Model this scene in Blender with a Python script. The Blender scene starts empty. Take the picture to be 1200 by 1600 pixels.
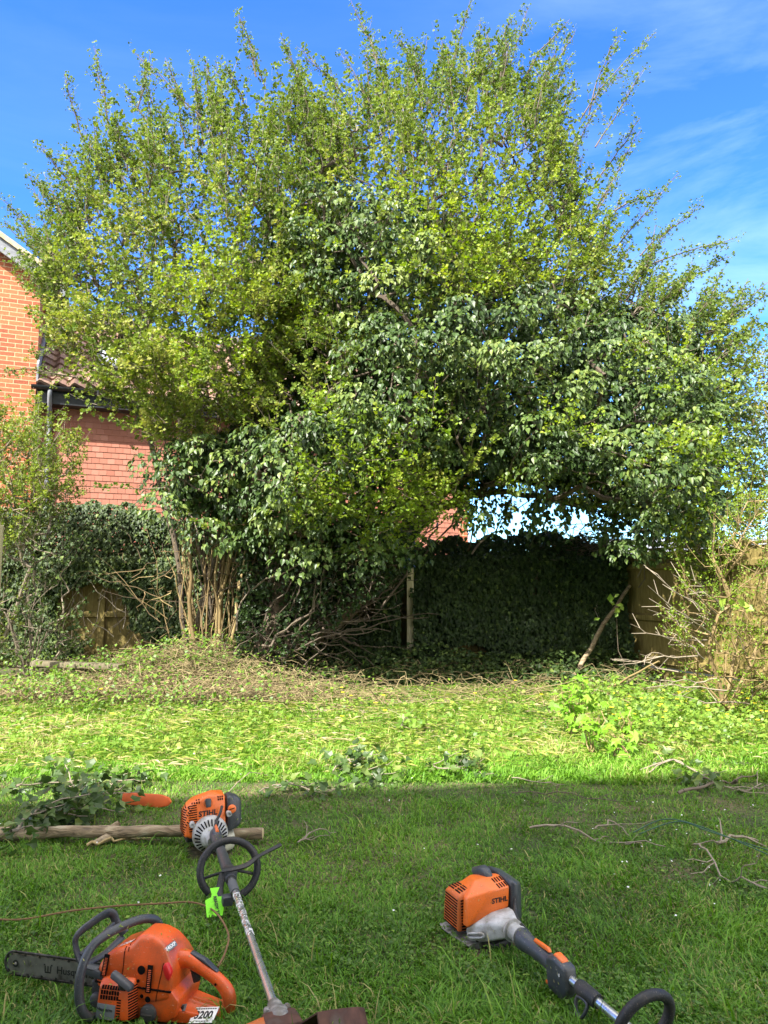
import bpy, bmesh, math, random
import numpy as np
from mathutils import Vector, Matrix
R = math.radians
random.seed(7)
rng = np.random.default_rng(7)
scene = bpy.context.scene
C = scene.collection

# ------------------------------------------------------------------ camera
CAM_H = 1.2; PITCH = R(5.8); FPX = 1155.0          # focal length in pixels of the 1200x1600 photograph
cd = bpy.data.cameras.new('camera'); cam = bpy.data.objects.new('camera', cd); C.objects.link(cam)
cam.location = (0, 0, CAM_H); cam.rotation_euler = (math.pi/2 + PITCH, 0, 0)
cd.sensor_fit = 'VERTICAL'; cd.sensor_height = 36; cd.lens = FPX/1600*36
cd.clip_start = 0.05; cd.clip_end = 2000
scene.camera = cam
scene.render.resolution_x = 768; scene.render.resolution_y = 1024

# ------------------------------------------------------------------ sun, sky, exposure
SUN_EL, SUN_AZ = R(47), R(33)                       # sun behind the viewer and to the left
ld = bpy.data.lights.new('sun', 'SUN'); ld.energy = 2.95; ld.angle = R(0.55); ld.color = (1, .95, .86)
sun = bpy.data.objects.new('sun', ld); C.objects.link(sun)
sdir = Vector((math.sin(SUN_AZ)*math.cos(SUN_EL), math.cos(SUN_AZ)*math.cos(SUN_EL), -math.sin(SUN_EL)))
sun.rotation_euler = sdir.to_track_quat('-Z', 'Y').to_euler()
sun.location = (-6, -8, 12)

w = bpy.data.worlds.new('World'); scene.world = w; w.use_nodes = True
nt = w.node_tree; nt.nodes.clear()
def WN(t, **k):
    n = nt.nodes.new(t)
    for a, b in k.items(): setattr(n, a, b)
    return n
sky = WN('ShaderNodeTexSky', sky_type='NISHITA', sun_disc=False, sun_elevation=SUN_EL,
         sun_rotation=math.pi + SUN_AZ, altitude=50, air_density=1.0, dust_density=0.3, ozone_density=3.0)
hsv = WN('ShaderNodeHueSaturation'); hsv.inputs['Saturation'].default_value = 1.3; hsv.inputs['Value'].default_value = 1.0
hsv.inputs['Hue'].default_value = 0.5
tc = WN('ShaderNodeTexCoord')
mp = WN('ShaderNodeMapping'); mp.inputs['Rotation'].default_value = (0, R(-48), R(10)); mp.inputs['Scale'].default_value = (1.3, 3.0, 7.5)
no = WN('ShaderNodeTexNoise'); no.inputs['Scale'].default_value = 1.5; no.inputs['Detail'].default_value = 9; no.inputs['Roughness'].default_value = .58; no.inputs['Distortion'].default_value = .5
cr = WN('ShaderNodeValToRGB'); cr.color_ramp.elements[0].position = .46; cr.color_ramp.elements[1].position = .90
no2 = WN('ShaderNodeTexNoise'); no2.inputs['Scale'].default_value = 1.1; no2.inputs['Detail'].default_value = 3
cr2 = WN('ShaderNodeValToRGB'); cr2.color_ramp.elements[0].position = .40; cr2.color_ramp.elements[1].position = .62
sep = WN('ShaderNodeSeparateXYZ')
mr = WN('ShaderNodeMapRange'); mr.inputs[1].default_value = .0; mr.inputs[2].default_value = .5; mr.inputs[3].default_value = .12; mr.inputs[4].default_value = 1.0
mz = WN('ShaderNodeMapRange'); mz.inputs[1].default_value = .12; mz.inputs[2].default_value = .62; mz.inputs[3].default_value = 1.0; mz.inputs[4].default_value = .35
m1 = WN('ShaderNodeMath', operation='MULTIPLY'); m2 = WN('ShaderNodeMath', operation='MULTIPLY'); m3 = WN('ShaderNodeMath', operation='MULTIPLY'); m3.inputs[1].default_value = 1.0
mix = WN('ShaderNodeMix', data_type='RGBA'); mix.inputs[7].default_value = (3.1, 3.9, 4.9, 1)
# unseen bright cloud added overhead and behind the viewer as neutral fill light
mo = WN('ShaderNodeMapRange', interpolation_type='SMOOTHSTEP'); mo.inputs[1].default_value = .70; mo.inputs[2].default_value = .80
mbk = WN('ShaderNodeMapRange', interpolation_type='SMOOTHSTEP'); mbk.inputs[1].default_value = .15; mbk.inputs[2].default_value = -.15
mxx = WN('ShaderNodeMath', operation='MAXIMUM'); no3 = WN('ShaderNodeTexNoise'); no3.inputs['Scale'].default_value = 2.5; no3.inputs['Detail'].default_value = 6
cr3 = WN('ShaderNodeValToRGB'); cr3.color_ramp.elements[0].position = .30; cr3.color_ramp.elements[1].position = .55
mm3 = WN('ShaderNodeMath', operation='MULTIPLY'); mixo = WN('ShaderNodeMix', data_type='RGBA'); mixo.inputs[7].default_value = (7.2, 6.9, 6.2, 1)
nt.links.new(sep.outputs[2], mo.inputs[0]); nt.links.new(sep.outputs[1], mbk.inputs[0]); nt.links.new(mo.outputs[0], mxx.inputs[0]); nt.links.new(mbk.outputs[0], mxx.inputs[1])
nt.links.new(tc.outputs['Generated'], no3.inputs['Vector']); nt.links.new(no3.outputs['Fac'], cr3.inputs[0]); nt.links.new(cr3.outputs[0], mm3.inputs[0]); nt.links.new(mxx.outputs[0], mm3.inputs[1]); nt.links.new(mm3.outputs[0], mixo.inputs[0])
bg = WN('ShaderNodeBackground'); bg.inputs['Strength'].default_value = 0.10
wo = WN('ShaderNodeOutputWorld')
L = nt.links.new
L(tc.outputs['Generated'], mp.inputs['Vector']); L(mp.outputs[0], no.inputs['Vector']); L(no.outputs['Fac'], cr.inputs[0])
L(tc.outputs['Generated'], no2.inputs['Vector']); L(no2.outputs['Fac'], cr2.inputs[0])
L(tc.outputs['Generated'], sep.inputs[0]); L(sep.outputs[0], mr.inputs[0]); L(sep.outputs[2], mz.inputs[0])
L(cr.outputs[0], m1.inputs[0]); L(mr.outputs[0], m1.inputs[1]); L(m1.outputs[0], m2.inputs[0]); L(mz.outputs[0], m2.inputs[1])
L(m2.outputs[0], m3.inputs[0]); L(m3.outputs[0], mix.inputs[0])
hr = WN('ShaderNodeValToRGB'); hr.color_ramp.elements[0].position = .0; hr.color_ramp.elements[0].color = (.54, .78, .95, 1); hr.color_ramp.elements[1].position = .55; hr.color_ramp.elements[1].color = (.74, .66, 1, 1)
hm = WN('ShaderNodeMix', data_type='RGBA', blend_type='MULTIPLY'); hm.inputs[0].default_value = 1
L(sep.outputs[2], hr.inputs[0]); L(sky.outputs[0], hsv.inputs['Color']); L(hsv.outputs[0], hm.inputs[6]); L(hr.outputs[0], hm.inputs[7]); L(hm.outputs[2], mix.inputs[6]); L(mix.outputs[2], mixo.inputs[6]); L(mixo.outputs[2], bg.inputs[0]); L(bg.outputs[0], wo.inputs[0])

scene.view_settings.view_transform = 'Standard'; scene.view_settings.look = 'None'
scene.view_settings.exposure = 2.35; scene.view_settings.gamma = 1
scene.render.engine = 'CYCLES'
scene.cycles.max_bounces = 6; scene.cycles.diffuse_bounces = 3; scene.cycles.glossy_bounces = 2
scene.cycles.transmission_bounces = 4; scene.cycles.transparent_max_bounces = 4

# ------------------------------------------------------------------ helpers
def unproj(px, py, Y):
    """world point at world depth Y seen at a pixel of the 1200x1600 frame (arrays allowed)"""
    x = (np.asarray(px, float)-600)/FPX; v = (800-np.asarray(py, float))/FPX
    dy = math.cos(PITCH) - v*math.sin(PITCH); dz = math.sin(PITCH) + v*math.cos(PITCH)
    t = Y/dy
    return np.stack([x*t, np.broadcast_to(Y, np.shape(t)), CAM_H + dz*t], -1)
def gpt(px, py, z=0.0):
    x = (px-600)/FPX; v = (800-py)/FPX
    dy = math.cos(PITCH) - v*math.sin(PITCH); dz = math.sin(PITCH) + v*math.cos(PITCH)
    t = (z-CAM_H)/dz
    return Vector((x*t, dy*t, z))

def tag(o, label=None, cat=None, group=None, kind=None):
    if label: o['label'] = label
    if cat: o['category'] = cat
    if group: o['group'] = group
    if kind: o['kind'] = kind
    return o
def empty(name, loc=(0,0,0), rz=0, label=None, cat=None, group=None, rot=None):
    o = bpy.data.objects.new(name, None); C.objects.link(o); o.location = loc
    o.rotation_euler = rot if rot else (0, 0, rz); o.empty_display_size = .1
    return tag(o, label, cat, group)
def link(name, me, mat=None, parent=None):
    if mat is not None:
        for m_ in (mat if isinstance(mat, (list, tuple)) else [mat]): me.materials.append(m_)
    o = bpy.data.objects.new(name, me); C.objects.link(o)
    if parent is not None: o.parent = parent
    return o
def np_mesh(name, V, F, mat=None, parent=None, var=None, smooth=False):
    V = np.ascontiguousarray(V, np.float32).reshape(-1, 3); F = np.ascontiguousarray(F, np.int32)
    me = bpy.data.meshes.new(name)
    me.vertices.add(len(V)); me.vertices.foreach_set('co', V.ravel())
    n, k = F.shape
    me.loops.add(n*k); me.loops.foreach_set('vertex_index', F.ravel())
    me.polygons.add(n); me.polygons.foreach_set('loop_start', np.arange(n, dtype=np.int32)*k)
    me.polygons.foreach_set('loop_total', np.full(n, k, np.int32))
    me.polygons.foreach_set('use_smooth', np.full(n, bool(smooth)))
    if var is not None:
        a = me.attributes.new('var', 'FLOAT', 'POINT'); a.data.foreach_set('value', np.ascontiguousarray(var, np.float32))
    me.update(calc_edges=True)
    return link(name, me, mat, parent)
def nrm(a): return a/np.maximum(np.linalg.norm(a, axis=-1, keepdims=True), 1e-9)

def _hash(ix, iy, s):
    h = (ix*374761393 + iy*668265263 + s*982451653) & 0xffffffff
    h = ((h ^ (h >> 13))*1274126177) & 0xffffffff
    return ((h ^ (h >> 16)) & 0xffff)/65535.0
def vnoise(x, y, s=0):
    x = np.asarray(x, float); y = np.asarray(y, float)
    xi = np.floor(x).astype(np.int64); yi = np.floor(y).astype(np.int64); fx = x-xi; fy = y-yi
    fx = fx*fx*(3-2*fx); fy = fy*fy*(3-2*fy)
    a = _hash(xi, yi, s); b = _hash(xi+1, yi, s); c = _hash(xi, yi+1, s); d = _hash(xi+1, yi+1, s)
    return (a*(1-fx)+b*fx)*(1-fy) + (c*(1-fx)+d*fx)*fy
def fbm(x, y, s=0, o=4):
    t = 0; a = .5; n = 0
    for i in range(o): t = t + a*vnoise(x*2**i, y*2**i, s+i*17); n += a; a *= .5
    return t/n

def ground_z(x, y):
    x = np.asarray(x, float); y = np.asarray(y, float)
    z = (fbm(x*1.3, y*1.3, 3)-.5)*.05
    z = z + .12*np.exp(-(((x+3.4)/.9)**2 + ((y-9.4)/.5)**2)) + .30*np.exp(-(((x+2.2)/.85)**2 + ((y-8.65)/.55)**2)) + .16*(fbm(x*3.5, y*3.5, 5)-.3)*np.exp(-(((x+2.4)/1.6)**2 + ((y-8.4)/.9)**2))
    z = z + .20*np.exp(-(((x+1.6)/.8)**2 + ((y-9.3)/.5)**2))
    z = z + .10*(1/(1+np.exp(-(y-8.8)/.25)))*(1/(1+np.exp((y-12)/.5)))
    return z

# leaf card templates (side, axis, normal), triangles
T_SMALL = (np.array([[0,0,0],[-.42,.55,.06],[0,1,-.06],[.42,.55,.06]]), np.array([[0,2,1],[0,3,2]]))
T_LOBED = (np.array([[0,0,0],[-.34,.28,.03],[-.5,.72,.06],[-.16,.70,0],[0,1,-.05],[.16,.70,0],[.5,.72,.06],[.34,.28,.03]]),
           np.array([[0,3,1],[1,3,2],[0,5,3],[3,5,4],[0,7,5],[7,6,5]]))
T_IVY = (np.array([[0,0,-.02],[-.30,-.06,.03],[-.48,.30,.07],[-.22,.52,.03],[0,1,-.10],[.22,.52,.03],[.48,.30,.07],[.30,-.06,.03],[0,.40,-.05]]),
         np.array([[8,0,1],[8,1,2],[8,2,3],[8,3,4],[8,4,5],[8,5,6],[8,6,7],[8,7,0]])[:, ::-1])
T_DROP = (np.array([[0,0,0],[-.30,.12,.05],[-.36,.40,.07],[0,1,-.12],[.36,.40,.07],[.30,.12,.05],[0,.42,-.05]]),
          np.array([[6,0,1],[6,1,2],[6,2,3],[6,3,4],[6,4,5],[6,5,0]])[:, ::-1])
T_MAPLE = (np.array([[0,0,0],[-.25,-.05,0],[-.62,.18,-.08],[-.34,.30,.02],[-.52,.72,-.08],[-.16,.58,.02],[0,1,-.08],[.16,.58,.02],[.52,.72,-.08],[.34,.30,.02],[.62,.18,-.08],[.25,-.05,0],[0,.32,-.04]]),
           np.array([[12,0,1],[12,1,2],[12,2,3],[12,3,4],[12,4,5],[12,5,6],[12,6,7],[12,7,8],[12,8,9],[12,9,10],[12,10,11],[12,11,0]])[:, ::-1])
def cards(P, D, N, S, T, wid=None):
    t, f = T; D = nrm(D); side = nrm(np.cross(N, D)); N2 = np.cross(D, side)
    S = np.asarray(S)[:, None, None]; w_ = 1.0 if wid is None else np.asarray(wid)[:, None, None]
    V = P[:, None] + S*(t[None, :, 0:1]*side[:, None]*w_ + t[None, :, 1:2]*D[:, None] + t[None, :, 2:3]*N2[:, None])
    n = len(P); k = len(t)
    F = (f[None] + (np.arange(n)*k)[:, None, None]).reshape(-1, 3)
    return V.reshape(-1, 3), F, k
class Bag:
    """gathers cards and frusta of one material, links them as ONE mesh"""
    def __init__(s): s.V = []; s.F = []; s.A = []; s.n = 0
    def add(s, V, F, var):
        s.V.append(V); s.F.append(F + s.n); s.A.append(var); s.n += len(V)
    def leaves(s, P, D, N, S, T, var, wid=None):
        if len(P) == 0: return
        V, F, k = cards(P, D, N, S, T, wid); s.add(V, F, np.repeat(var, k))
    def sticks(s, A, B, ra, rb, n=4, var=None):
        A = np.asarray(A, float); B = np.asarray(B, float); m = len(A)
        if m == 0: return
        d = nrm(B-A); ref = np.where(np.abs(d[:, 2:3]) > .9, np.array([[1., 0, 0]]), np.array([[0, 0, 1.]]))
        u = nrm(np.cross(d, ref)); v = np.cross(d, u)
        an = np.arange(n)*2*math.pi/n; c = np.cos(an)[None, :, None]; q = np.sin(an)[None, :, None]
        ring = u[:, None]*c + v[:, None]*q
        ra = np.broadcast_to(ra, (m,))[:, None, None]; rb = np.broadcast_to(rb, (m,))[:, None, None]
        V = np.concatenate([A[:, None]+ring*ra, B[:, None]+ring*rb], 1).reshape(-1, 3)
        i = np.arange(n); j = (i+1) % n
        f = np.concatenate([np.stack([i, j, j+n], 1), np.stack([i, j+n, i+n], 1)])
        F = (f[None] + (np.arange(m)*2*n)[:, None, None]).reshape(-1, 3)
        s.add(V, F, np.repeat(np.full(m, .5) if var is None else var, 2*n))
    def path(s, pts, r0, r1, n=5, var=.5):
        pts = np.asarray(pts, float); m = len(pts)-1
        rr = np.linspace(r0, r1, m+1)
        s.sticks(pts[:-1], pts[1:], rr[:-1], rr[1:], n, np.full(m, var))
    def build(s, name, mat, parent=None, smooth=False):
        return np_mesh(name, np.concatenate(s.V), np.concatenate(s.F), mat, parent, np.concatenate(s.A), smooth)
def wiggle(p0, p1, n, amp, g=None, sag=0):
    g = g or rng
    p0 = np.asarray(p0, float); p1 = np.asarray(p1, float); t = np.linspace(0, 1, n)[:, None]
    p = p0+(p1-p0)*t; j = np.cumsum(g.normal(0, 1, (n, 3)), 0); j -= j[0]+(j[-1]-j[0])*t
    p = p + j*amp/math.sqrt(n); p[:, 2] -= (4*sag*t*(1-t))[:, 0]
    return p
def inpoly(x, y, poly):
    c = np.zeros(np.shape(x), bool); n = len(poly); j = n-1
    for i in range(n):
        xi, yi = poly[i]; xj, yj = poly[j]
        c ^= ((yi > y) != (yj > y)) & (x < (xj-xi)*(y-yi)/((yj-yi) or 1e-9)+xi); j = i
    return c
def edged(x, y, poly):
    d = np.full(np.shape(x), 1e9)
    for i in range(len(poly)):
        a = np.array(poly[i-1], float); b = np.array(poly[i], float); ab = b-a
        t = np.clip(((x-a[0])*ab[0]+(y-a[1])*ab[1])/(ab@ab), 0, 1)
        d = np.minimum(d, np.hypot(x-a[0]-t*ab[0], y-a[1]-t*ab[1]))
    return d
def samp(poly, n, g=None):
    g = g or rng
    p = np.array(poly, float); lo = p.min(0); hi = p.max(0); out = []; tot = 0
    while tot < n:
        q = lo + g.random((n*2, 2))*(hi-lo); q = q[inpoly(q[:, 0], q[:, 1], poly)]; out.append(q); tot += len(q)
    return np.concatenate(out)[:n]

# hard-surface helpers
from mathutils.bvhtree import BVHTree
def bvh(o): return BVHTree.FromPolygons([v.co.copy() for v in o.data.vertices], [tuple(p.vertices) for p in o.data.polygons])
def conform(t, M, target, off=.0006, inv=None):
    """lay lettering or flat marks on the surface of a casing"""
    b = bvh(target); Mi = M.inverted(); n = (M.to_3x3() @ Vector((0, 0, 1))).normalized()
    for v in t.data.vertices:
        q = Mi @ v.co; z = q.z; p0 = M @ Vector((q.x, q.y, 0)); h = b.ray_cast(p0+n*.08, -n, .2)
        if h[0] is not None: v.co = h[0]+n*(off+(z if z > 0 else 0))
    return t
def finish(name, bm, mat, parent=None, ang=35, M=None):
    bmesh.ops.recalc_face_normals(bm, faces=bm.faces)
    if M is not None: bm.transform(M)
    me = bpy.data.meshes.new(name); bm.to_mesh(me); bm.free()
    for p in me.polygons: p.use_smooth = True
    me.set_sharp_from_angle(angle=R(ang))
    return link(name, me, mat, parent)
def bm_box(bm, c, s, M=None, bev=0, seg=1):
    r = bmesh.ops.create_cube(bm, size=1, matrix=Matrix.Translation(c) @ Matrix.Diagonal((*s, 1)))
    vs = r['verts']
    if bev:
        es = list({e for v in vs for e in v.link_edges})
        rr = bmesh.ops.bevel(bm, geom=es, offset=bev, segments=seg, profile=.5, affect='EDGES')
        vs = list({v for f in rr['faces'] for v in f.verts} | {v for v in vs if v.is_valid})
    if M is not None: bmesh.ops.transform(bm, matrix=M, verts=vs)
def box(name, c, s, mat, parent=None, bev=0, seg=2, M=None, rot=None):
    bm = bmesh.new(); bm_box(bm, (0,0,0), s, None, bev, seg)
    T = Matrix.Translation(c)
    if rot: T = T @ Matrix.Rotation(rot[0], 4, rot[1])
    if M is not None: T = M @ T
    return finish(name, bm, mat, parent, M=T)
def hull(name, pts, mat, parent=None, bev=0, seg=3, M=None, ang=35):
    bm = bmesh.new(); vs = [bm.verts.new(p) for p in pts]
    bmesh.ops.convex_hull(bm, input=vs)
    for v in [v for v in bm.verts if not v.link_faces]: bm.verts.remove(v)
    bmesh.ops.dissolve_limit(bm, angle_limit=R(2), verts=bm.verts, edges=bm.edges)
    if bev: bmesh.ops.bevel(bm, geom=list(bm.edges), offset=bev, segments=seg, profile=.5, affect='EDGES', clamp_overlap=True)
    return finish(name, bm, mat, parent, M=M, ang=ang)
def prism(name, pts, y0, y1, mat, parent=None, bev=0, seg=2, M=None, ang=35):
    bm = bmesh.new(); vs = [bm.verts.new((x, y0, z)) for x, z in pts]; f = bm.faces.new(vs)
    r = bmesh.ops.extrude_face_region(bm, geom=[f]); vv = [g for g in r['geom'] if isinstance(g, bmesh.types.BMVert)]
    bmesh.ops.translate(bm, verts=vv, vec=(0, y1-y0, 0))
    if bev: bmesh.ops.bevel(bm, geom=list(bm.edges), offset=bev, segments=seg, profile=.5, affect='EDGES', clamp_overlap=True)
    return finish(name, bm, mat, parent, M=M, ang=ang)
def cat(pts, k=6, closed=False):
    P = [Vector(p) for p in pts]; out = []; n = len(P)
    for i in range(n if closed else n-1):
        a = P[i-1] if (i or closed) else P[0]; b = P[i]; c = P[(i+1) % n]; d = P[(i+2) % n] if (closed or i+2 < n) else P[-1]
        for j in range(k):
            t = j/k; out.append(.5*((2*b)+(c-a)*t+(2*a-5*b+4*c-d)*t*t+(3*b-a-3*c+d)*t**3))
    if not closed: out.append(P[-1])
    return out
def bm_tube(bm, pts, r, n=12, closed=False, flat=(1, 1), up=None, bump=0):
    m = len(pts); rings = []; prev = None
    for i, p in enumerate(pts):
        if closed: d = (pts[(i+1) % m]-pts[i-1])
        else: d = pts[min(i+1, m-1)]-pts[max(i-1, 0)]
        d = d.normalized()
        if prev is None:
            u = Vector(up) if up else (Vector((0, 0, 1)) if abs(d.z) < .9 else Vector((1, 0, 0)))
        else: u = prev
        u = (u - d*u.dot(d)).normalized(); prev = u; v = d.cross(u)
        ri = r[i] if isinstance(r, (list, tuple, np.ndarray)) else r
        if bump: ri = ri*(1+bump*(i % 2))
        rings.append([bm.verts.new(p + (u*math.cos(a)*flat[0]+v*math.sin(a)*flat[1])*ri) for a in [2*math.pi*j/n for j in range(n)]])
    for i in range(m if closed else m-1):
        A = rings[i]; B = rings[(i+1) % m]
        for j in range(n): bm.faces.new((A[j], A[(j+1) % n], B[(j+1) % n], B[j]))
    if not closed: bm.faces.new(rings[0][::-1]); bm.faces.new(rings[-1])
def tube(name, pts, r, mat, parent=None, n=12, closed=False, smooth=6, flat=(1, 1), up=None, M=None, bump=0):
    bm = bmesh.new(); P = cat(pts, smooth, closed) if smooth else [Vector(p) for p in pts]
    if isinstance(r, (list, tuple)) and smooth:
        r = list(np.interp(np.linspace(0, len(pts)-1, len(P)), range(len(pts)), r))
    bm_tube(bm, P, r, n, closed, flat, up, bump)
    return finish(name, bm, mat, parent, M=M, ang=50)
def lathe(name, prof, mat, parent=None, n=28, M=None, axis='X', ang=35):
    """prof: list of (position along axis, radius)"""
    bm = bmesh.new(); rings = []
    for a, r in prof:
        rings.append([bm.verts.new((a, r*math.cos(t), r*math.sin(t))) for t in [2*math.pi*j/n for j in range(n)]])
    for A, B in zip(rings, rings[1:]):
        for j in range(n): bm.faces.new((A[j], A[(j+1) % n], B[(j+1) % n], B[j]))
    bm.faces.new(rings[0][::-1]); bm.faces.new(rings[-1])
    if axis == 'Y': bm.transform(Matrix.Rotation(R(90), 4, 'Z'))
    if axis == 'Z': bm.transform(Matrix.Rotation(R(-90), 4, 'Y'))
    return finish(name, bm, mat, parent, M=M, ang=ang)
def frame(o, right, up):
    r = Vector(right).normalized(); u = Vector(up); u = (u-r*u.dot(r)).normalized(); n = r.cross(u)
    M = Matrix((r, u, n)).transposed().to_4x4(); M.translation = Vector(o); return M
def text(name, body, size, mat, parent, M, ext=.0006, shear=0, bold=.0, sx=1):
    cu = bpy.data.curves.new(name, 'FONT'); cu.body = body; cu.size = size; cu.extrude = ext; cu.align_x = 'CENTER'; cu.align_y = 'CENTER'
    cu.shear = shear; cu.offset = bold; cu.resolution_u = 3
    o = bpy.data.objects.new(name, cu); C.objects.link(o); bpy.context.view_layer.update()
    me = bpy.data.meshes.new_from_object(o.evaluated_get(bpy.context.evaluated_depsgraph_get()))
    bpy.data.objects.remove(o); bpy.data.curves.remove(cu)
    me.transform(M @ Matrix.Diagonal((sx, 1, 1, 1))); me.materials.clear(); me.name = name
    return link(name, me, mat, parent)

# ------------------------------------------------------------------ materials
MAT = {}
def newmat(name):
    m = bpy.data.materials.new(name); m.use_nodes = True; MAT[name] = m
    return m, m.node_tree, m.node_tree.nodes['Principled BSDF'], m.node_tree.nodes['Material Output']
def ramp(nt, stops):
    r = nt.nodes.new('ShaderNodeValToRGB'); e = r.color_ramp.elements
    while len(e) < len(stops): e.new(.5)
    for i, (p, c) in enumerate(stops): e[i].position = p; e[i].color = (*c, 1)
    return r
def leafmat(name, stops, rough=.5, trans=.3, tint=1.35, spec=.4, noise=0):
    m, nt, bs, out = newmat(name); L = nt.links.new
    at = nt.nodes.new('ShaderNodeAttribute'); at.attribute_name = 'var'
    r = ramp(nt, stops); L(at.outputs['Fac'], r.inputs[0]); L(r.outputs[0], bs.inputs['Base Color'])
    bs.inputs['Roughness'].default_value = rough; bs.inputs['Specular IOR Level'].default_value = spec
    if trans:
        tr = nt.nodes.new('ShaderNodeBsdfTranslucent'); mx = nt.nodes.new('ShaderNodeMixShader'); mx.inputs[0].default_value = trans
        hs = nt.nodes.new('ShaderNodeHueSaturation'); hs.inputs['Value'].default_value = tint; hs.inputs['Saturation'].default_value = 1.1
        L(r.outputs[0], hs.inputs['Color']); L(hs.outputs[0], tr.inputs['Color'])
        L(bs.outputs[0], mx.inputs[1]); L(tr.outputs[0], mx.inputs[2]); L(mx.outputs[0], out.inputs['Surface'])
    return m
def noisemat(name, stops, scale=8, rough=.6, bump=.3, stretch=(1,1,1), spec=.4, metal=0, detail=6, rvar=0, dist=0, bdist=.01):
    m, nt, bs, out = newmat(name); L = nt.links.new
    tc = nt.nodes.new('ShaderNodeTexCoord'); mp = nt.nodes.new('ShaderNodeMapping'); mp.inputs['Scale'].default_value = stretch
    n = nt.nodes.new('ShaderNodeTexNoise'); n.inputs['Scale'].default_value = scale; n.inputs['Detail'].default_value = detail; n.inputs['Distortion'].default_value = dist
    r = ramp(nt, stops)
    L(tc.outputs['Object'], mp.inputs[0]); L(mp.outputs[0], n.inputs['Vector']); L(n.outputs['Fac'], r.inputs[0]); L(r.outputs[0], bs.inputs['Base Color'])
    bs.inputs['Roughness'].default_value = rough; bs.inputs['Metallic'].default_value = metal; bs.inputs['Specular IOR Level'].default_value = spec
    if rvar:
        mr = nt.nodes.new('ShaderNodeMapRange'); mr.inputs[3].default_value = rough-rvar; mr.inputs[4].default_value = rough+rvar
        L(n.outputs['Fac'], mr.inputs[0]); L(mr.outputs[0], bs.inputs['Roughness'])
    if bump:
        b = nt.nodes.new('ShaderNodeBump'); b.inputs['Strength'].default_value = bump; b.inputs['Distance'].default_value = bdist
        L(n.outputs['Fac'], b.inputs['Height']); L(b.outputs[0], bs.inputs['Normal'])
    return m
leafmat('hawthorn', [(0, (.075,.13,.026)), (.45, (.140,.205,.034)), (.8, (.235,.30,.042)), (1, (.34,.35,.08))], .5, .38, 1.3, .3)
leafmat('hawthorn_fresh', [(0, (.10,.19,.018)), (.6, (.22,.31,.028)), (1, (.34,.39,.05))], .42, .4, 1.3)
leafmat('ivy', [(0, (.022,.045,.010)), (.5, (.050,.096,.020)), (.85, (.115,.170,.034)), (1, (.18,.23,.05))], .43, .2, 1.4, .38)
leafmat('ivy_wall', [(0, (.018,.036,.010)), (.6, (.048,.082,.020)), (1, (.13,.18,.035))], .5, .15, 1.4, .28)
leafmat('twig', [(0, (.07,.052,.036)), (.5, (.15,.12,.085)), (1, (.38,.32,.24))], .8, 0)
leafmat('gold_stem', [(0, (.07,.048,.025)), (.5, (.18,.125,.055)), (1, (.36,.27,.12))], .75, 0)
leafmat('grass', [(0, (.050,.125,.010)), (.4, (.105,.245,.018)), (.75, (.18,.35,.032)), (.9, (.24,.29,.06)), (1, (.36,.31,.13))], .5, .3, 1.3, .3)
leafmat('cuttings', [(0, (.08,.15,.02)), (.35, (.22,.33,.04)), (.6, (.42,.46,.11)), (.8, (.50,.45,.20)), (1, (.56,.49,.30))], .6, .3, 1.2, .3)
leafmat('weed', [(0, (.05,.11,.018)), (.5, (.14,.25,.03)), (1, (.30,.42,.06))], .45, .35, 1.3, .4)
leafmat('sapling_leaf', [(0, (.07,.17,.012)), (.6, (.15,.31,.018)), (1, (.24,.40,.035))], .5, .35, 1.3, .3)
leafmat('petal', [(0, (.75,.60,.01)), (1, (.85,.72,.05))], .6, .2)
leafmat('petal_white', [(0, (.7,.7,.66)), (1, (.8,.8,.8))], .6, .2)
noisemat('bark', [(.3, (.05,.035,.022)), (.7, (.14,.10,.065))], 14, .9, .8, (1,1,.3))
noisemat('log_bark', [(.28, (.10,.075,.05)), (.45, (.22,.165,.10)), (.6, (.33,.26,.165)), (.75, (.42,.37,.26))], 22, .9, 1.0, (.45,1.3,1.3), detail=10, dist=.8, bdist=.02)
noisemat('cut_wood', [(.3, (.50,.38,.20)), (.7, (.62,.50,.30))], 30, .7, .2)

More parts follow.
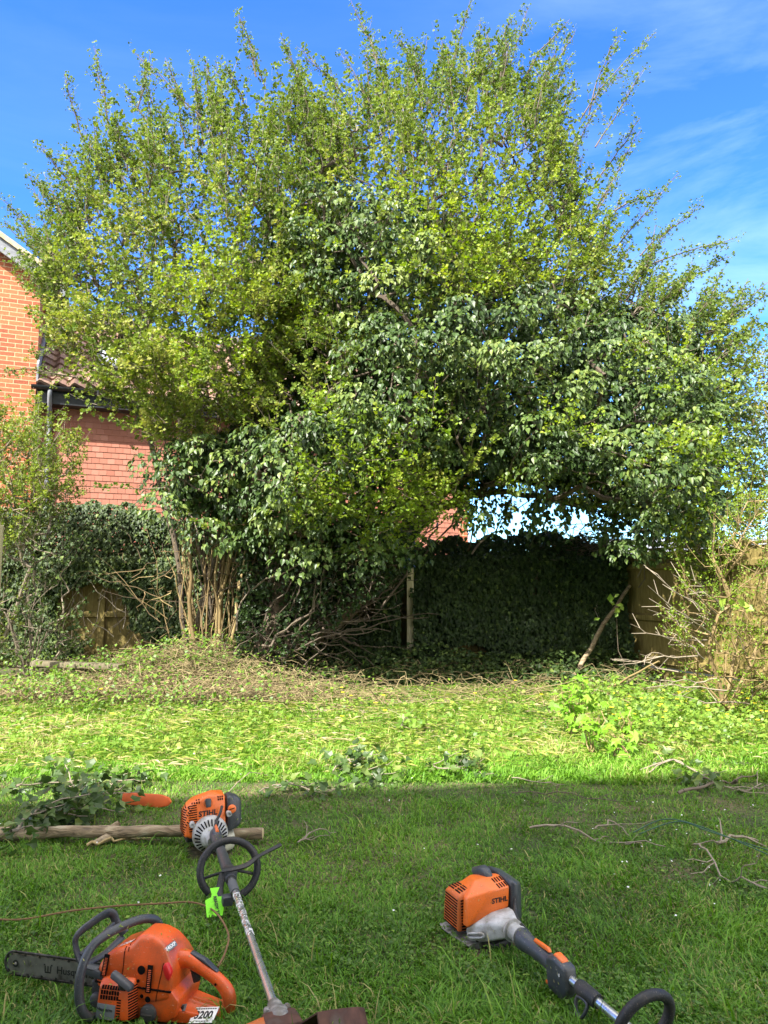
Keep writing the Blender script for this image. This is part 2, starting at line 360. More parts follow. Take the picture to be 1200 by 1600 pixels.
# ================================================================== LARGE STRUCTURE
# ---- ground sheet
def groundmat():
    m, nt, bs, out = newmat('soil'); L = nt.links.new
    tc = nt.nodes.new('ShaderNodeTexCoord')
    n = nt.nodes.new('ShaderNodeTexNoise'); n.inputs['Scale'].default_value = 2.2; n.inputs['Detail'].default_value = 8
    r = ramp(nt, [(.35, (.045,.06,.018)), (.5, (.075,.085,.028)), (.62, (.13,.10,.055))])
    n2 = nt.nodes.new('ShaderNodeTexNoise'); n2.inputs['Scale'].default_value = 45; n2.inputs['Detail'].default_value = 6
    r2 = ramp(nt, [(.3, (.35,.35,.35)), (.7, (1.3,1.25,1.15))])
    mx = nt.nodes.new('ShaderNodeMix'); mx.data_type = 'RGBA'; mx.blend_type = 'MULTIPLY'; mx.inputs[0].default_value = 1
    at = nt.nodes.new('ShaderNodeAttribute'); at.attribute_name = 'var'
    mb = nt.nodes.new('ShaderNodeMix'); mb.data_type = 'RGBA'; mb.inputs[7].default_value = (.34,.27,.185,1)
    L(tc.outputs['Object'], n.inputs['Vector']); L(tc.outputs['Object'], n2.inputs['Vector']); L(n.outputs['Fac'], r.inputs[0]); L(n2.outputs['Fac'], r2.inputs[0])
    L(at.outputs['Fac'], mb.inputs[0]); L(r.outputs[0], mb.inputs[6]); L(mb.outputs[2], mx.inputs[6]); L(r2.outputs[0], mx.inputs[7]); L(mx.outputs[2], bs.inputs['Base Color'])
    b = nt.nodes.new('ShaderNodeBump'); b.inputs['Strength'].default_value = .7; b.inputs['Distance'].default_value = .02
    L(n2.outputs['Fac'], b.inputs['Height']); L(b.outputs[0], bs.inputs['Normal']); bs.inputs['Roughness'].default_value = .95
    return m
def bare(x, y):
    """worn bare soil patches"""
    v = np.zeros(np.shape(x))
    for cx, cy, sx, sy in ((-1.15, 8.15, .55, .28), (-.35, 7.35, .75, .16), (.35, 7.9, .9, .18), (-1.9, 7.6, .5, .12), (1.6, 7.3, .5, .1)):
        v = np.maximum(v, np.exp(-(((x-cx)/sx)**2+((y-cy)/sy)**2)))
    return np.clip((v*(.55+.9*fbm(x*5, y*5, 9))-.35)*3, 0, 1)
gx = np.concatenate([np.linspace(-150, -8, 18)[:-1], np.linspace(-8, 8, 161), np.linspace(8, 150, 18)[1:]])
gy = np.concatenate([np.linspace(-60, 0, 10)[:-1], np.linspace(0, 12, 121), np.linspace(12, 220, 20)[1:]])
GX, GY = np.meshgrid(gx, gy); GZ = ground_z(GX, GY)
nx, ny = len(gx), len(gy); ii = np.arange(ny-1)[:, None]*nx + np.arange(nx-1)[None]
F = np.stack([ii, ii+1, ii+nx+1, ii+nx], -1).reshape(-1, 4)
tag(np_mesh('lawn', np.stack([GX, GY, GZ], -1).reshape(-1, 3), F, groundmat(), var=bare(GX, GY).ravel(), smooth=True), kind='structure')

# ---- materials of the buildings
def brickmat(name, c1, c2, mortar, scale=1):
    m, nt, bs, out = newmat(name); L = nt.links.new
    tc = nt.nodes.new('ShaderNodeTexCoord'); s = nt.nodes.new('ShaderNodeSeparateXYZ'); c = nt.nodes.new('ShaderNodeCombineXYZ'); a = nt.nodes.new('ShaderNodeMath')
    L(tc.outputs['Object'], s.inputs[0]); L(s.outputs[0], a.inputs[0]); L(s.outputs[1], a.inputs[1]); L(a.outputs[0], c.inputs[0]); L(s.outputs[2], c.inputs[1])
    b = nt.nodes.new('ShaderNodeTexBrick'); b.inputs['Scale'].default_value = 1; b.inputs['Brick Width'].default_value = .225; b.inputs['Row Height'].default_value = .075
    b.inputs['Mortar Size'].default_value = .0065; b.inputs['Mortar Smooth'].default_value = .15; b.inputs['Bias'].default_value = 0
    b.inputs['Color1'].default_value = (*c1, 1); b.inputs['Color2'].default_value = (*c2, 1); b.inputs['Mortar'].default_value = (*mortar, 1)
    n = nt.nodes.new('ShaderNodeTexNoise'); n.inputs['Scale'].default_value = 30; n.inputs['Detail'].default_value = 6; r = ramp(nt, [(.3, (.72,.72,.72)), (.7, (1.15,1.12,1.1))])
    mx = nt.nodes.new('ShaderNodeMix'); mx.data_type = 'RGBA'; mx.blend_type = 'MULTIPLY'; mx.inputs[0].default_value = 1
    L(c.outputs[0], b.inputs['Vector']); L(tc.outputs['Object'], n.inputs['Vector']); L(n.outputs['Fac'], r.inputs[0])
    L(b.outputs['Color'], mx.inputs[6]); L(r.outputs[0], mx.inputs[7]); L(mx.outputs[2], bs.inputs['Base Color'])
    bp = nt.nodes.new('ShaderNodeBump'); bp.invert = True; bp.inputs['Strength'].default_value = .6; bp.inputs['Distance'].default_value = .008
    L(b.outputs['Fac'], bp.inputs['Height']); L(bp.outputs[0], bs.inputs['Normal']); bs.inputs['Roughness'].default_value = .85
    return m
brick = brickmat('brick', (.50,.155,.065), (.31,.080,.038), (.50,.38,.22))
tilehang = leafmat('hung_tile', [(0, (.31,.115,.075)), (.5, (.39,.155,.105)), (1, (.47,.21,.15))], .8, 0)
pantile = leafmat('pantile', [(0, (.13,.075,.055)), (.5, (.22,.13,.095)), (1, (.30,.20,.15))], .85, 0)
noisemat('dark_plastic', [(.3, (.022,.024,.028)), (.7, (.04,.043,.05))], 20, .35, .05)
noisemat('grey_paint', [(.3, (.15,.16,.18)), (.7, (.26,.27,.30))], 9, .6, .1, (1,1,3))
noisemat('lead', [(.3, (.16,.17,.19)), (.7, (.30,.31,.34))], 6, .5, .2)
noisemat('verge_mortar', [(.3, (.34,.28,.18)), (.7, (.52,.45,.32))], 16, .9, .5)
noisemat('roof_glass', [(.3, (.35,.38,.45)), (.7, (.45,.48,.55))], 2, .12, 0)
noisemat('roof_slate', [(.3, (.08,.075,.075)), (.7, (.17,.15,.14))], 8, .85, .3)

def tiles(name, x0, x1, z0, z1, y, parent, tw=.125, th=.10, holes=()):
    B = Bag(); nr = int((z1-z0)/th); nc = int((x1-x0)/tw)
    I, J = np.meshgrid(np.arange(nc), np.arange(nr)); I = I.ravel(); J = J.ravel()
    xa = x0+(I+(J % 2)*.5)*tw; za = z0+J*th; k = xa < x1-tw*.5; xa = xa[k]; za = za[k]; n = len(xa)
    g = np.random.default_rng(5)
    jz = g.normal(0, .0008, n); jy = g.normal(0, .0006, n); e = .0022
    v = []
    for (sx, sz, sy) in ((0,0,-.016),(1,0,-.016),(1,1,-.007),(0,1,-.007),(0,0,0),(1,0,0),(1,1,0),(0,1,0)):
        v.append(np.stack([xa+(e if sx == 0 else tw-e)+0*jz, y+sy-jy*(sz == 0), za+jz+sz*(th+.012)-(0 if sz else 0)], -1))
    V = np.stack(v, 1).reshape(-1, 3)
    f = np.array([[0,1,2],[0,2,3],[0,4,5],[0,5,1],[1,5,6],[1,6,2],[0,3,7],[0,7,4]])
    F = (f[None]+(np.arange(n)*8)[:, None, None]).reshape(-1, 3)
    B.add(V, F, np.repeat(np.clip(g.normal(.5, .16, n), 0, 1), 8)); return B.build(name, tilehang, parent)
def pantiles(name, parent, x0, x1, ye, ze, yr, zr, tw=.26, gauge=.30):
    """rolled interlocking tiles; each course steps over the one below"""
    Ls = math.hypot(yr-ye, zr-ze); n = int(Ls/gauge); nx = int((x1-x0)/tw)*8
    xs = np.linspace(x0, x1, nx+1); ph = ((xs-x0)/tw) % 1
    prof = .035*np.sin(ph*2*math.pi) + .012*np.sin(ph*4*math.pi)
    d = np.array([0, yr-ye, zr-ze])/Ls; nn = np.array([0, -d[2], d[1]])
    V = []; F = []; A = []; g = np.random.default_rng(3); cnt = 0
    for c in range(n):
        for (a, b, la, lb) in ((c*gauge, (c+1)*gauge+.02, .045, .005), (c*gauge, c*gauge, .0, .045)):
            for s, l in ((a, la), (b, lb)):
                V.append(np.stack([xs, ye+d[1]*s+nn[1]*(prof+l), ze+d[2]*s+nn[2]*(prof+l)], -1))
                cid = np.floor((xs-x0)/tw).astype(int); vv = np.random.default_rng(c).random(cid.max()+2)[cid]; A.append(vv)
            i = np.arange(nx)+cnt; F.append(np.stack([i, i+1, i+nx+2, i+nx+1], -1)); cnt += 2*(nx+1)
    return np_mesh(name, np.concatenate(V), np.concatenate(F), pantile, parent, np.concatenate(A), smooth=False)

# ---- the neighbour's house beyond the fence
HR = R(22)
hs = empty('brick_house', (-5.73, 11.9, 0), HR, 'orange brick gabled house with red tile-hung wing beyond the back fence', 'house')
def wallbox(name, x0, x1, y0, y1, z0, z1, mat, parent): 
    o = box(name, ((x0+x1)/2, (y0+y1)/2, (z0+z1)/2), (x1-x0, y1-y0, z1-z0), mat, parent); return o
GS = .64
# gable block: pentagon prism
zt = 6.35
prism('gable_wall', [(-7, -.3), (0, -.3), (0, zt), (-3.5, zt+3.5*GS), (-7, zt)], 0, 6.5, brick, hs)
def slab(name, x0, z0, x1, z1, y0, y1, t, mat, parent):
    return prism(name, [(x0, z0), (x1, z1), (x1, z1+t), (x0, z0+t)], y0, y1, mat, parent)
slab('gable_roof', .42, zt-.42*GS+.10, -3.5, zt+3.5*GS+.10, -.20, 6.7, .11, MAT['roof_slate'], hs)
slab('gable_roof', -7.42, zt-.42*GS+.10, -3.5, zt+3.5*GS+.10, -.20, 6.7, .11, MAT['roof_slate'], hs)
slab('bargeboard', .40, zt-.40*GS-.12, -3.5, zt+3.5*GS-.12, -.19, -.15, .22, MAT['grey_paint'], hs)
slab('bargeboard', -7.40, zt-.40*GS-.12, -3.5, zt+3.5*GS-.12, -.19, -.15, .22, MAT['grey_paint'], hs)
slab('soffit', .38, zt-.38*GS-.07, -3.5, zt+3.5*GS-.07, -.148, -.002, .03, MAT['grey_paint'], hs)
slab('verge', .42, zt-.42*GS+.104, -3.5, zt+3.5*GS+.104, -.235, -.202, .09, MAT['verge_mortar'], hs)
# ridge-to-eave tile edges seen over the verge
# lower wing
W1 = 8.0; ez = 4.42
wg = wallbox('wing_wall', .0, W1, .22, 5.2, -.3, 4.2, brick, hs)
tiles('tile_hung_wall', .02, W1, 1.5, ez-.1, .215, hs)
wallbox('wing_end_wall', W1+.002, W1+.12, .2, 5.2, -.3, 4.2, brick, hs)
pantiles('wing_roof', hs, .02, W1+.2, -.16, ez+.07, 2.7, ez+.07+2.05)
pantiles('wing_roof', hs, .02, W1+.2, 5.56, ez+.07, 2.7, ez+.07+2.05)
tube('ridge', [(.0, 2.7, ez+2.15), (W1+.2, 2.7, ez+2.15)], .11, MAT['roof_slate'], hs, n=10, smooth=0)
wallbox('fascia', .04, W1+.2, -.09, -.06, ez-.22, ez+.02, MAT['dark_plastic'], hs)
wallbox('soffit', .04, W1+.2, -.058, .20, ez-.22, ez-.20, MAT['dark_plastic'], hs)
# half-round gutter
gu = []
bm = bmesh.new(); P = [(-.21+.065*math.cos(a)+.06, ez+.05+.065*math.sin(a)) for a in np.linspace(math.pi, 2*math.pi, 9)]
P2 = [(-.21+.057*math.cos(a)+.06, ez+.05+.057*math.sin(a)) for a in np.linspace(2*math.pi, math.pi, 9)]
vs = [bm.verts.new((-.06, y, z)) for y, z in P+P2]; f = bm.faces.new(vs); r_ = bmesh.ops.extrude_face_region(bm, geom=[f])
bmesh.ops.translate(bm, verts=[g for g in r_['geom'] if isinstance(g, bmesh.types.BMVert)], vec=(W1+.3, 0, 0))
gut = finish('gutter', bm, MAT['dark_plastic'], hs)
for k in range(1, 9): box('bracket', (k*.95, -.15, ez+.012), (.03, .14, .11), MAT['dark_plastic'], gut, .004)
tube('downpipe', [(.22, -.15, ez), (.22, -.15, ez-.10), (.22, -.02, ez-.30), (.22, .13, ez-.42), (.22, .13, ez-.6), (.22, .13, 0)], .036, MAT['lead'], hs, n=12, smooth=4)
# lead flashing against the gable flank
prism('flashing', [(-.16, ez+.12), (2.7, ez+2.16), (2.7, ez+2.42), (-.16, ez+.40)], 0, .03, MAT['lead'], hs, M=Matrix.Translation((.035, 0, 0)) @ Matrix.Rotation(R(90), 4, 'Z'))
# rooflight
ym, zm = .95, ez+.07+.95*2.05/2.86+.16
sl = math.atan2(2.05, 2.86)
for xr in (1.35, 3.9):
    Mr = Matrix.Translation((xr, ym, zm)) @ Matrix.Rotation(sl, 4, 'X')
    rl = box('rooflight', (0, 0, .02), (.86, 1.0, .07), MAT['dark_plastic'], hs, .008, M=Mr)
    box('pane', (0, 0, .062), (.70, .84, .012), MAT['roof_glass'], rl, 0, M=Mr)

# ---- the house behind the viewer, whose shadow lies across the lawn
bh = empty('rendered_house', (0, -1.28, 0), R(9), 'two-storey pale rendered house behind the viewpoint, casting the straight shadow across the near lawn', 'house')
BH = 7.6
bwall = wallbox('wall', -8.6, 2.6, -8, 0, -.3, BH-.15, noisemat('pale_render', [(.3, (.66,.62,.54)), (.7, (.74,.70,.62))], 6, .9, .1), bh)  # unseen wall, made pale to bounce fill light onto the near lawn
prism('roof', [(.5, BH-.15), (.5, BH-.03), (-4, BH+2.6), (-8.5, BH-.03), (-8.5, BH-.15)], -2.9, 8.9, MAT['roof_slate'], bh, M=Matrix.Rotation(R(90), 4, 'Z'))
for xw in (-6.6, -3.4, -.4):
    for zw in (1.4, 4.9):
        wf = box('window', (xw, .01, zw), (1.3, .10, 1.3), MAT['grey_paint'], bh, .01)
        for s in (-1, 1): box('pane', (xw+s*.31, .045, zw), (.54, .05, 1.14), MAT['roof_glass'], wf)

# ---- timber fences
def woodmat(name, a, b, c):
    return noisemat(name, [(.25, a), (.5, b), (.75, c)], 9, .85, .5, (7, 7, .7), detail=8, dist=.3)
fw = woodmat('fence_wood', (.12,.092,.028), (.185,.143,.042), (.25,.20,.07))
fw2 = woodmat('pale_wood', (.34,.30,.17), (.46,.41,.26), (.56,.50,.34))
FH = 1.66
def fence(name, A, B, label, rails_front=1, h=FH, zg=None):
    A = Vector(A); B = Vector(B); d = B-A; Ln = d.length; rz = math.atan2(d.y, d.x)
    r = empty(name, (A.x, A.y, 0), rz, label, 'fence')
    n = int(round(Ln/1.85)); pw = Ln/n; g = random.Random(int(Ln*10))
    for i in range(n):
        bm = bmesh.new(); x = i*pw+.055
        while x < (i+1)*pw-.055:
            w_ = .112; z0 = .22; hh = h-z0-.02+g.uniform(-.006, .006); t = g.uniform(-.02, .02)
            M = Matrix.Translation((x+w_/2, .012, z0+hh/2)) @ Matrix.Rotation(R(10)+t*.3, 4, 'Z') @ Matrix.Rotation(t*.25, 4, 'Y')
            bm_box(bm, (0,0,0), (w_, .013, hh), M); x += .098
        finish('board_panel', bm, fw, r)
        for zr in (.30, .82, h-.20):
            bm = bmesh.new(); x0 = i*pw+.052; x1 = (i+1)*pw-.052; y = -.03*rails_front
            vs = [bm.verts.new((xx, yy, zr+zz)) for xx in (x0, x1) for yy, zz in ((-.002, -.052), (-.058, -.03), (-.058, .03), (-.002, .052))]
            bm.faces.new(vs[:4]); bm.faces.new(vs[4:][::-1])
            for k in range(4): bm.faces.new((vs[k], vs[(k+1) % 4], vs[4+(k+1) % 4], vs[4+k]))
            finish('rail', bm, fw, r)
        box('gravel_board', (i*pw+pw/2, -.012, .10), (pw-.10, .024, .20), fw, r, .004)
        box('capping', (i*pw+pw/2, .0, h+.012), (pw-.10, .075, .026), fw, r, .005)
    for i in range(n+1):
        box('post', (i*pw, -.01, h/2-.03), (.098, .098, h+.15), fw, r, .006)
    return r
CORN = (3.08, 10.02)
fence('timber_fence', (-9.2, 10.75), CORN, 'long timber fence across the back, mostly buried in ivy')
fr = fence('timber_fence', (CORN[0]+.06, CORN[1]-.08), (5.35, 3.9), 'sunlit closeboard timber fence along the right side of the garden')
# near post on the left edge and its fence running out of the frame
fl = empty('fence_post', (-4.15, 7.9, 0), 0, 'pale sawn timber post standing at the left edge of the garden', 'post')
box('post_shaft', (0, 0, .93), (.10, .10, 1.86), fw2, fl, .006)
# raised timber edging on the left
a = unproj(60, 1032, 8.7); b = unproj(186, 1046, 8.35)
a = Vector(a); b = Vector(b); mid = (a+b)/2; ln = (b-a).length
sl_ = empty('timber_sleeper', mid, math.atan2(b.y-a.y, b.x-a.x), 'weathered timber beam lying over the dark hollow at the foot of the left fence', 'beam')
box('beam', (0,0,0), (ln+.1, .16, .055), woodmat('weathered_wood', (.06,.05,.03), (.13,.11,.065), (.22,.19,.12)), sl_, .006)
# distant shed roof beyond the right fence
sh = empty('shed', (6.6, 15, 0), R(-8), 'grey-roofed outbuilding glimpsed beyond the right-hand fence', 'shed')
wallbox('wall', -1.6, 1.8, 0, 2.4, 0, 1.75, MAT['grey_paint'], sh)
prism('roof', [(-.25, 1.70), (1.2, 2.25), (2.65, 1.70), (2.65, 1.62), (1.2, 2.17), (-.25, 1.62)], -2.0, 1.9, MAT['lead'], sh, M=Matrix.Rotation(R(90), 4, 'Z'))

# ================================================================== TREES AND IVY
POLY_A = [(85,480),(90,425),(115,375),(140,310),(190,245),(250,210),(340,200),(450,200),(520,260),(520,420),(470,540),(430,650),(330,715),(240,690),(170,615),(105,535)]
POLY_B = [(400,240),(450,215),(530,190),(600,165),(680,160),(740,130),(820,160),(860,210),(870,280),(895,350),(955,425),(1020,475),(1120,510),(1150,590),(1165,700),(1160,790),(1100,850),(1010,850),(950,800),(850,785),(760,770),(690,800),(640,850),(540,850),(420,850),(330,800),(250,770),(250,710),(340,650),(420,560),(430,400)]
EXT_R = [(940,90),(1000,70),(1010,60)]
def halfdepth(px, py, poly, H=1.75, R0=260.):
    t = np.clip(edged(px, py, poly)/R0, 0, 1); return H*np.sqrt(np.clip(1-(1-t)**2, 0, 1))+.12
def yc(px, py): return 9.25 - .35*np.clip((np.asarray(py)-500)/300, 0, 1)

def grow(starts, att, seg=.32, zpen=.9, amp=.028, g=rng):
    pos = []; par = []
    for pl in starts:
        pl = [np.array(p, float) for p in pl]
        base = 0 if False else None
        for i, p in enumerate(pl):
            if i == 0:
                if pos:
                    D = np.linalg.norm(np.array(pos)-p, axis=1); j = int(D.argmin())
                    if D[j] < .25: last = j; continue
                pos.append(p); par.append(-1); last = len(pos)-1; continue
            q = pos[last]; n = max(1, int(np.linalg.norm(p-q)/seg)); w_ = wiggle(q, p, n+1, amp*1.5, g)
            for k in range(1, n+1): pos.append(w_[k]); par.append(last); last = len(pos)-1
    cap = len(pos)+len(att)*14+10; P = np.zeros((cap, 3)); P[:len(pos)] = pos; par = par+[0]*(cap-len(pos)); n = len(pos)
    root = P[0]; order = np.argsort(np.linalg.norm((att-root)*np.array([1, 1, .9]), axis=1)); tips = []
    depth = np.zeros(cap); 
    for i in range(1, n): depth[i] = depth[par[i]]+.1 if par[i] >= 0 else 0
    for a in att[order]:
        dv = a-P[:n]; d = np.linalg.norm(dv, axis=1); cost = d + zpen*np.clip(-dv[:, 2], 0, None) + .04*depth[:n]
        j = int(cost.argmin()); m = max(1, int(math.ceil(d[j]/seg))); m = min(m, 12); wg_ = wiggle(P[j], a, m+1, amp*d[j]*1.5, g, sag=-.06*d[j])
        last = j
        for k in range(1, m+1): P[n] = wg_[k]; par[n] = last; depth[n] = depth[last]+d[j]/m; last = n; n += 1
        tips.append(n-1)
    P = P[:n]; par = np.array(par[:n]); cnt = np.zeros(n); cnt[tips] += 1
    for i in range(n-1, 0, -1):
        if par[i] >= 0: cnt[par[i]] += cnt[i]
    return P, par, np.maximum(cnt, 1), np.array(tips)
def skin(B, P, par, cnt, k=.0062, e=.5, rmax=.17, var=.4):
    i = np.where(par >= 0)[0]; r = np.clip(k*cnt**e, .004, rmax); rp = np.minimum(r[par[i]], r[i]*1.35)
    for lo, hi, n in ((0, .02, 4), (.02, 9, 8)):
        s = (r[i] >= lo) & (r[i] < hi); B.sticks(P[par[i[s]]], P[i[s]], rp[s], r[i[s]], n, np.full(s.sum(), var))

def shoots(P0, Dr, Ln, TW, LV, step=.055, per=6, ls=(.022, .036), spread=.035, lv0=.5, tmpl=T_LOBED, rt=.0048, tall=.15, g=rng, bare_=.12, droop=0.0):
    """leafy shoots: thin twig polylines with rosettes of small leaves along them"""
    n = len(P0); K = 5; Dr = nrm(Dr); side = nrm(g.normal(0, 1, (n, 3)))
    pts = [P0]
    for k in range(1, K+1):
        t = k/K; pts.append(P0 + Dr*(Ln*t)[:, None] + side*(Ln*.10*math.sin(t*2.2))[:, None] + np.array([0, 0, 1])*((tall-droop*2)*Ln*t*t)[:, None])
    for k in range(K):
        TW.sticks(pts[k], pts[k+1], rt*(1-.14*k), rt*(1-.14*(k+1)), 3, g.random(n)*.6+.2)
    m = np.maximum(2, (Ln*(1-bare_)/step).astype(int)); idx = np.repeat(np.arange(n), m)
    j = np.concatenate([np.arange(q) for q in m]); t = bare_ + (1-bare_)*(j+g.random(len(j))*.6+.4)/m[idx]; t = np.clip(t, 0, .999)
    PT = np.stack(pts, 0); kk = (t*K).astype(int); fr = (t*K-kk)[:, None]
    c = PT[kk, idx]*(1-fr)+PT[kk+1, idx]*fr; c = c + g.normal(0, spread*.8, c.shape)
    idx2 = np.repeat(np.arange(len(c)), per); cc = c[idx2]; o = nrm(g.normal(0, 1, cc.shape)+np.array([-.1, -.35, .35])+Dr[idx[idx2]]*.5)
    S = g.uniform(ls[0], ls[1], len(cc)); Pl = cc+o*spread*g.random((len(cc), 1))
    Nl = nrm(np.array([-.25, -.45, .75])+g.normal(0, .55, cc.shape)); clv = np.repeat(np.repeat(g.random(n)*.5, m), per)
    LV.leaves(Pl, o, Nl, S, tmpl, np.clip(lv0+clv-.25+g.normal(0, .14, len(cc)), 0, 1), g.uniform(.8, 1.15, len(cc)))

def crown_points(poly, n, H=1.75, g=rng, fr=.55):
    q = samp(poly, n, g); h = halfdepth(q[:, 0], q[:, 1], poly, H)
    u = g.random(n)*2-1; u = np.sign(u)*np.abs(u)**fr
    return unproj(q[:, 0], q[:, 1], yc(q[:, 0], q[:, 1])+u*h*.95), q

# ---------------- left: multi-stemmed hawthorn
g1 = np.random.default_rng(11)
ta = empty('hawthorn_tree', (-2.25, 9.3, 0), 0, 'airy multi-stemmed hawthorn on the left with golden lower stems', 'tree')
def local(P, o): return np.asarray(P)-np.array(o.location)
A_pts, A_q = crown_points(POLY_A, 460, 1.5, g1)
st = []
for i in range(9):
    b = np.array([-2.25+g1.uniform(-.35, .35), 9.3+g1.uniform(-.2, .25), .1]); px = 215+i*24+g1.uniform(-15, 15); py = g1.uniform(560, 640)
    e = unproj(px, py, 9.2+g1.uniform(-.4, .6)); st.append([b, b*.6+e*.4+np.array([g1.uniform(-.12, .12), 0, .3]), e])
P, par, cnt, tips = grow(st, A_pts, g=g1)
TW = Bag(); skin(TW, local(P, ta), par, cnt, k=.0040, rmax=.035, var=.25)
LV = Bag()
ctr = unproj(350, 740, 9.2)
def spawn(P, par, tips, n, g, extra):
    i = np.concatenate([tips, g.integers(len(P)//6, len(P), max(n-len(tips), 0))]); p = P[i]
    d = nrm(P[i]-P[np.maximum(par[i], 0)]); out = nrm((p-ctr)*np.array([1, .5, 1]))
    return p, nrm(d*.35+out*1.0+np.array([0, -.05, .10])+g.normal(0, .36, p.shape)), i
p, d, _ = spawn(P, par, tips, 1250, g1, 0)
shoots(local(p, ta), d, g1.uniform(.3, .95, len(p)), TW, LV, g=g1, lv0=.45, per=10, ls=(.028, .047), step=.078, spread=.028, tall=.07)
def autolead(poly, n, g, c, lo, hi, ymax=560):
    out = []; p = np.array(poly, float)
    while len(out) < n:
        i = g.integers(len(p)); t = g.random(); q = p[i-1]+(p[i]-p[i-1])*t
        if q[1] > ymax: continue
        d = q-np.array(c); d = d/np.linalg.norm(d)+g.normal(0, .25, 2)+np.array([0, -.35]); d /= np.linalg.norm(d); l = g.uniform(lo, hi)
        out.append((q[0]-d[0]*25, q[1]-d[1]*25, q[0]+d[0]*l, q[1]+d[1]*l))
    return out
# long spiky leaders on the silhouette
def leaders(list_, base_ctr, TW, LV, o, g, lv0=.35):
    for (x0, y0, x1, y1) in list_:
        Y = 9.2+g.uniform(-.6, .6); a = unproj(x0, y0, Y); b = unproj(x1, y1, Y+g.uniform(-.2, .2)); w_ = wiggle(a, b, 7, .05, g)
        TW.path(local(w_, o), .011, .003, 4, .3); n = 12
        t = g.random(n)*.9; pos = a+(b-a)*t[:, None]; dd = nrm(nrm(b-a)+g.normal(0, .55, (n, 3)))
        shoots(local(pos, o), dd, g.uniform(.10, .32, n)*(1.15-t*.6), TW, LV, g=g, lv0=lv0, rt=.003, per=6, ls=(.022, .036), spread=.03)
        n = 5; t = np.linspace(.15, .72, n); pos = a+(b-a)*t[:, None]
        shoots(local(pos, o), np.repeat(nrm(b-a)[None], n, 0), np.full(n, np.linalg.norm(b-a)*.28), TW, LV, g=g, lv0=lv0, rt=.003, per=7, spread=.035, tall=0, bare_=0)
leaders([(130,220,100,115),(170,200,146,72),(230,190,196,140),(215,170,235,82),(290,170,258,90),(330,170,322,95),(380,160,350,100),(120,300,60,225),
         (110,340,42,275),(90,400,0,310),(100,430,20,330),(400,120,372,20),(415,140,388,55),(330,200,205,78),(60,440,25,400),(90,480,30,440),(130,520,40,560),(120,590,0,575)]+autolead(POLY_A, 75, g1, (330, 800), 45, 115), 0, TW, LV, ta, g1)
def frontlayer(poly, n, o, TW, LV, g, off=.05, ok=None, lv0=.6):
    q = samp(poly, n, g)
    if ok is not None: q = q[ok(q[:, 0], q[:, 1])]
    q = q[fbm(q[:, 0]/42, q[:, 1]/30, 77, 3) > .50]
    h = halfdepth(q[:, 0], q[:, 1], poly, 1.5); wob = (fbm(q[:, 0]/70, q[:, 1]/45, 14)-.5)*1.3; pp = unproj(q[:, 0], q[:, 1], yc(q[:, 0], q[:, 1])-h+off+wob); m = len(pp)
    dd = nrm(np.stack([(q[:, 0]-q[:, 0].mean())/500+g.normal(0, .5, m), np.full(m, -.35), g.normal(.35, .35, m)], -1))
    shoots(local(pp, o), dd, g.uniform(.14, .42, m), TW, LV, g=g, lv0=lv0, per=8, ls=(.028, .046), tall=.2)
frontlayer(POLY_A, 1100, ta, TW, LV, g1, ok=lambda x, y: g1.random(len(x)) < np.clip((y-230)/260, .12, 1), lv0=.72)
frontlayer([(85,480),(140,430),(330,440),(470,480),(460,560),(420,650),(330,715),(240,695),(170,620),(100,540)], 900, ta, TW, LV, g1, -.1, lv0=.8)
TW.build('branches', MAT['twig'], ta); LV.build('crown', MAT['hawthorn'], ta)
# golden basal stems, one mesh each
for k in range(40):
    bx = -2.15+g1.normal(0, .15); by = 9.15+g1.normal(0, .12); lean = g1.normal(0, .20); ht = g1.uniform(1.6, 2.9)
    B = Bag(); pts = wiggle((bx, by, .18), (bx+lean+(bx+2.2)*1.0, by+g1.normal(0, .2), ht), 10, .10, g1)
    rr = g1.uniform(.006, .014) if k > 4 else g1.uniform(.02, .032)
    B.path(local(pts, ta), rr, rr*.45, 7, g1.uniform(.25, 1)); B.build('stem', MAT['gold_stem'], ta, True)
for k in range(80):
    B = Bag()
    a = np.array([-2.2+g1.normal(0, .4), 9.1+g1.normal(0, .12), g1.uniform(.3, 1.7)]); B.path(local(wiggle(a, a+np.array([g1.normal(0, .45), g1.normal(0, .15), g1.normal(.2, .3)]), 6, .08, g1), ta), .006, .002, 3, g1.random()); B.build('side_twig', MAT['gold_stem'], ta)

# ---------------- main: old hawthorn swallowed by ivy
g2 = np.random.default_rng(23)
tb = empty('hawthorn_tree', (-1.45, 8.95, 0), 0, 'big old hawthorn in the middle with dark leaning trunk and wide crown', 'tree')
B_pts, B_q = crown_points(POLY_B, 1500, 1.8, g2)
def up(px, py, Y): return unproj(px, py, Y)
trunk = [np.array([-1.6, 8.95, -.05]), up(412, 1010, 8.95), up(440, 930, 9.0), up(465, 860, 9.05), up(500, 740, 9.2), up(560, 600, 9.3), up(620, 480, 9.35)]
lim = [up(412, 1010, 8.95), up(500, 985, 9.1), up(575, 920, 9.2), up(625, 850, 9.2), up(700, 740, 9.15), up(800, 690, 9.1), up(930, 700, 9.0), up(1050, 740, 8.9)]
lim2 = [up(440, 930, 9.0), up(420, 840, 9.1), up(380, 700, 9.2), up(400, 560, 9.3)]
P, par, cnt, tips = grow([trunk, lim, lim2], B_pts, g=g2)
BK = Bag(); TW = Bag(); LV = Bag()
r = np.clip(.0046*cnt**.5, .004, .16); big = r > .045
i = np.where((par >= 0) & big)[0]; BK.sticks(local(P[par[i]], tb), local(P[i], tb), np.minimum(r[par[i]], r[i]*1.2), r[i], 10, np.full(len(i), .5))
BK.build('trunk', MAT['bark'], tb, True)
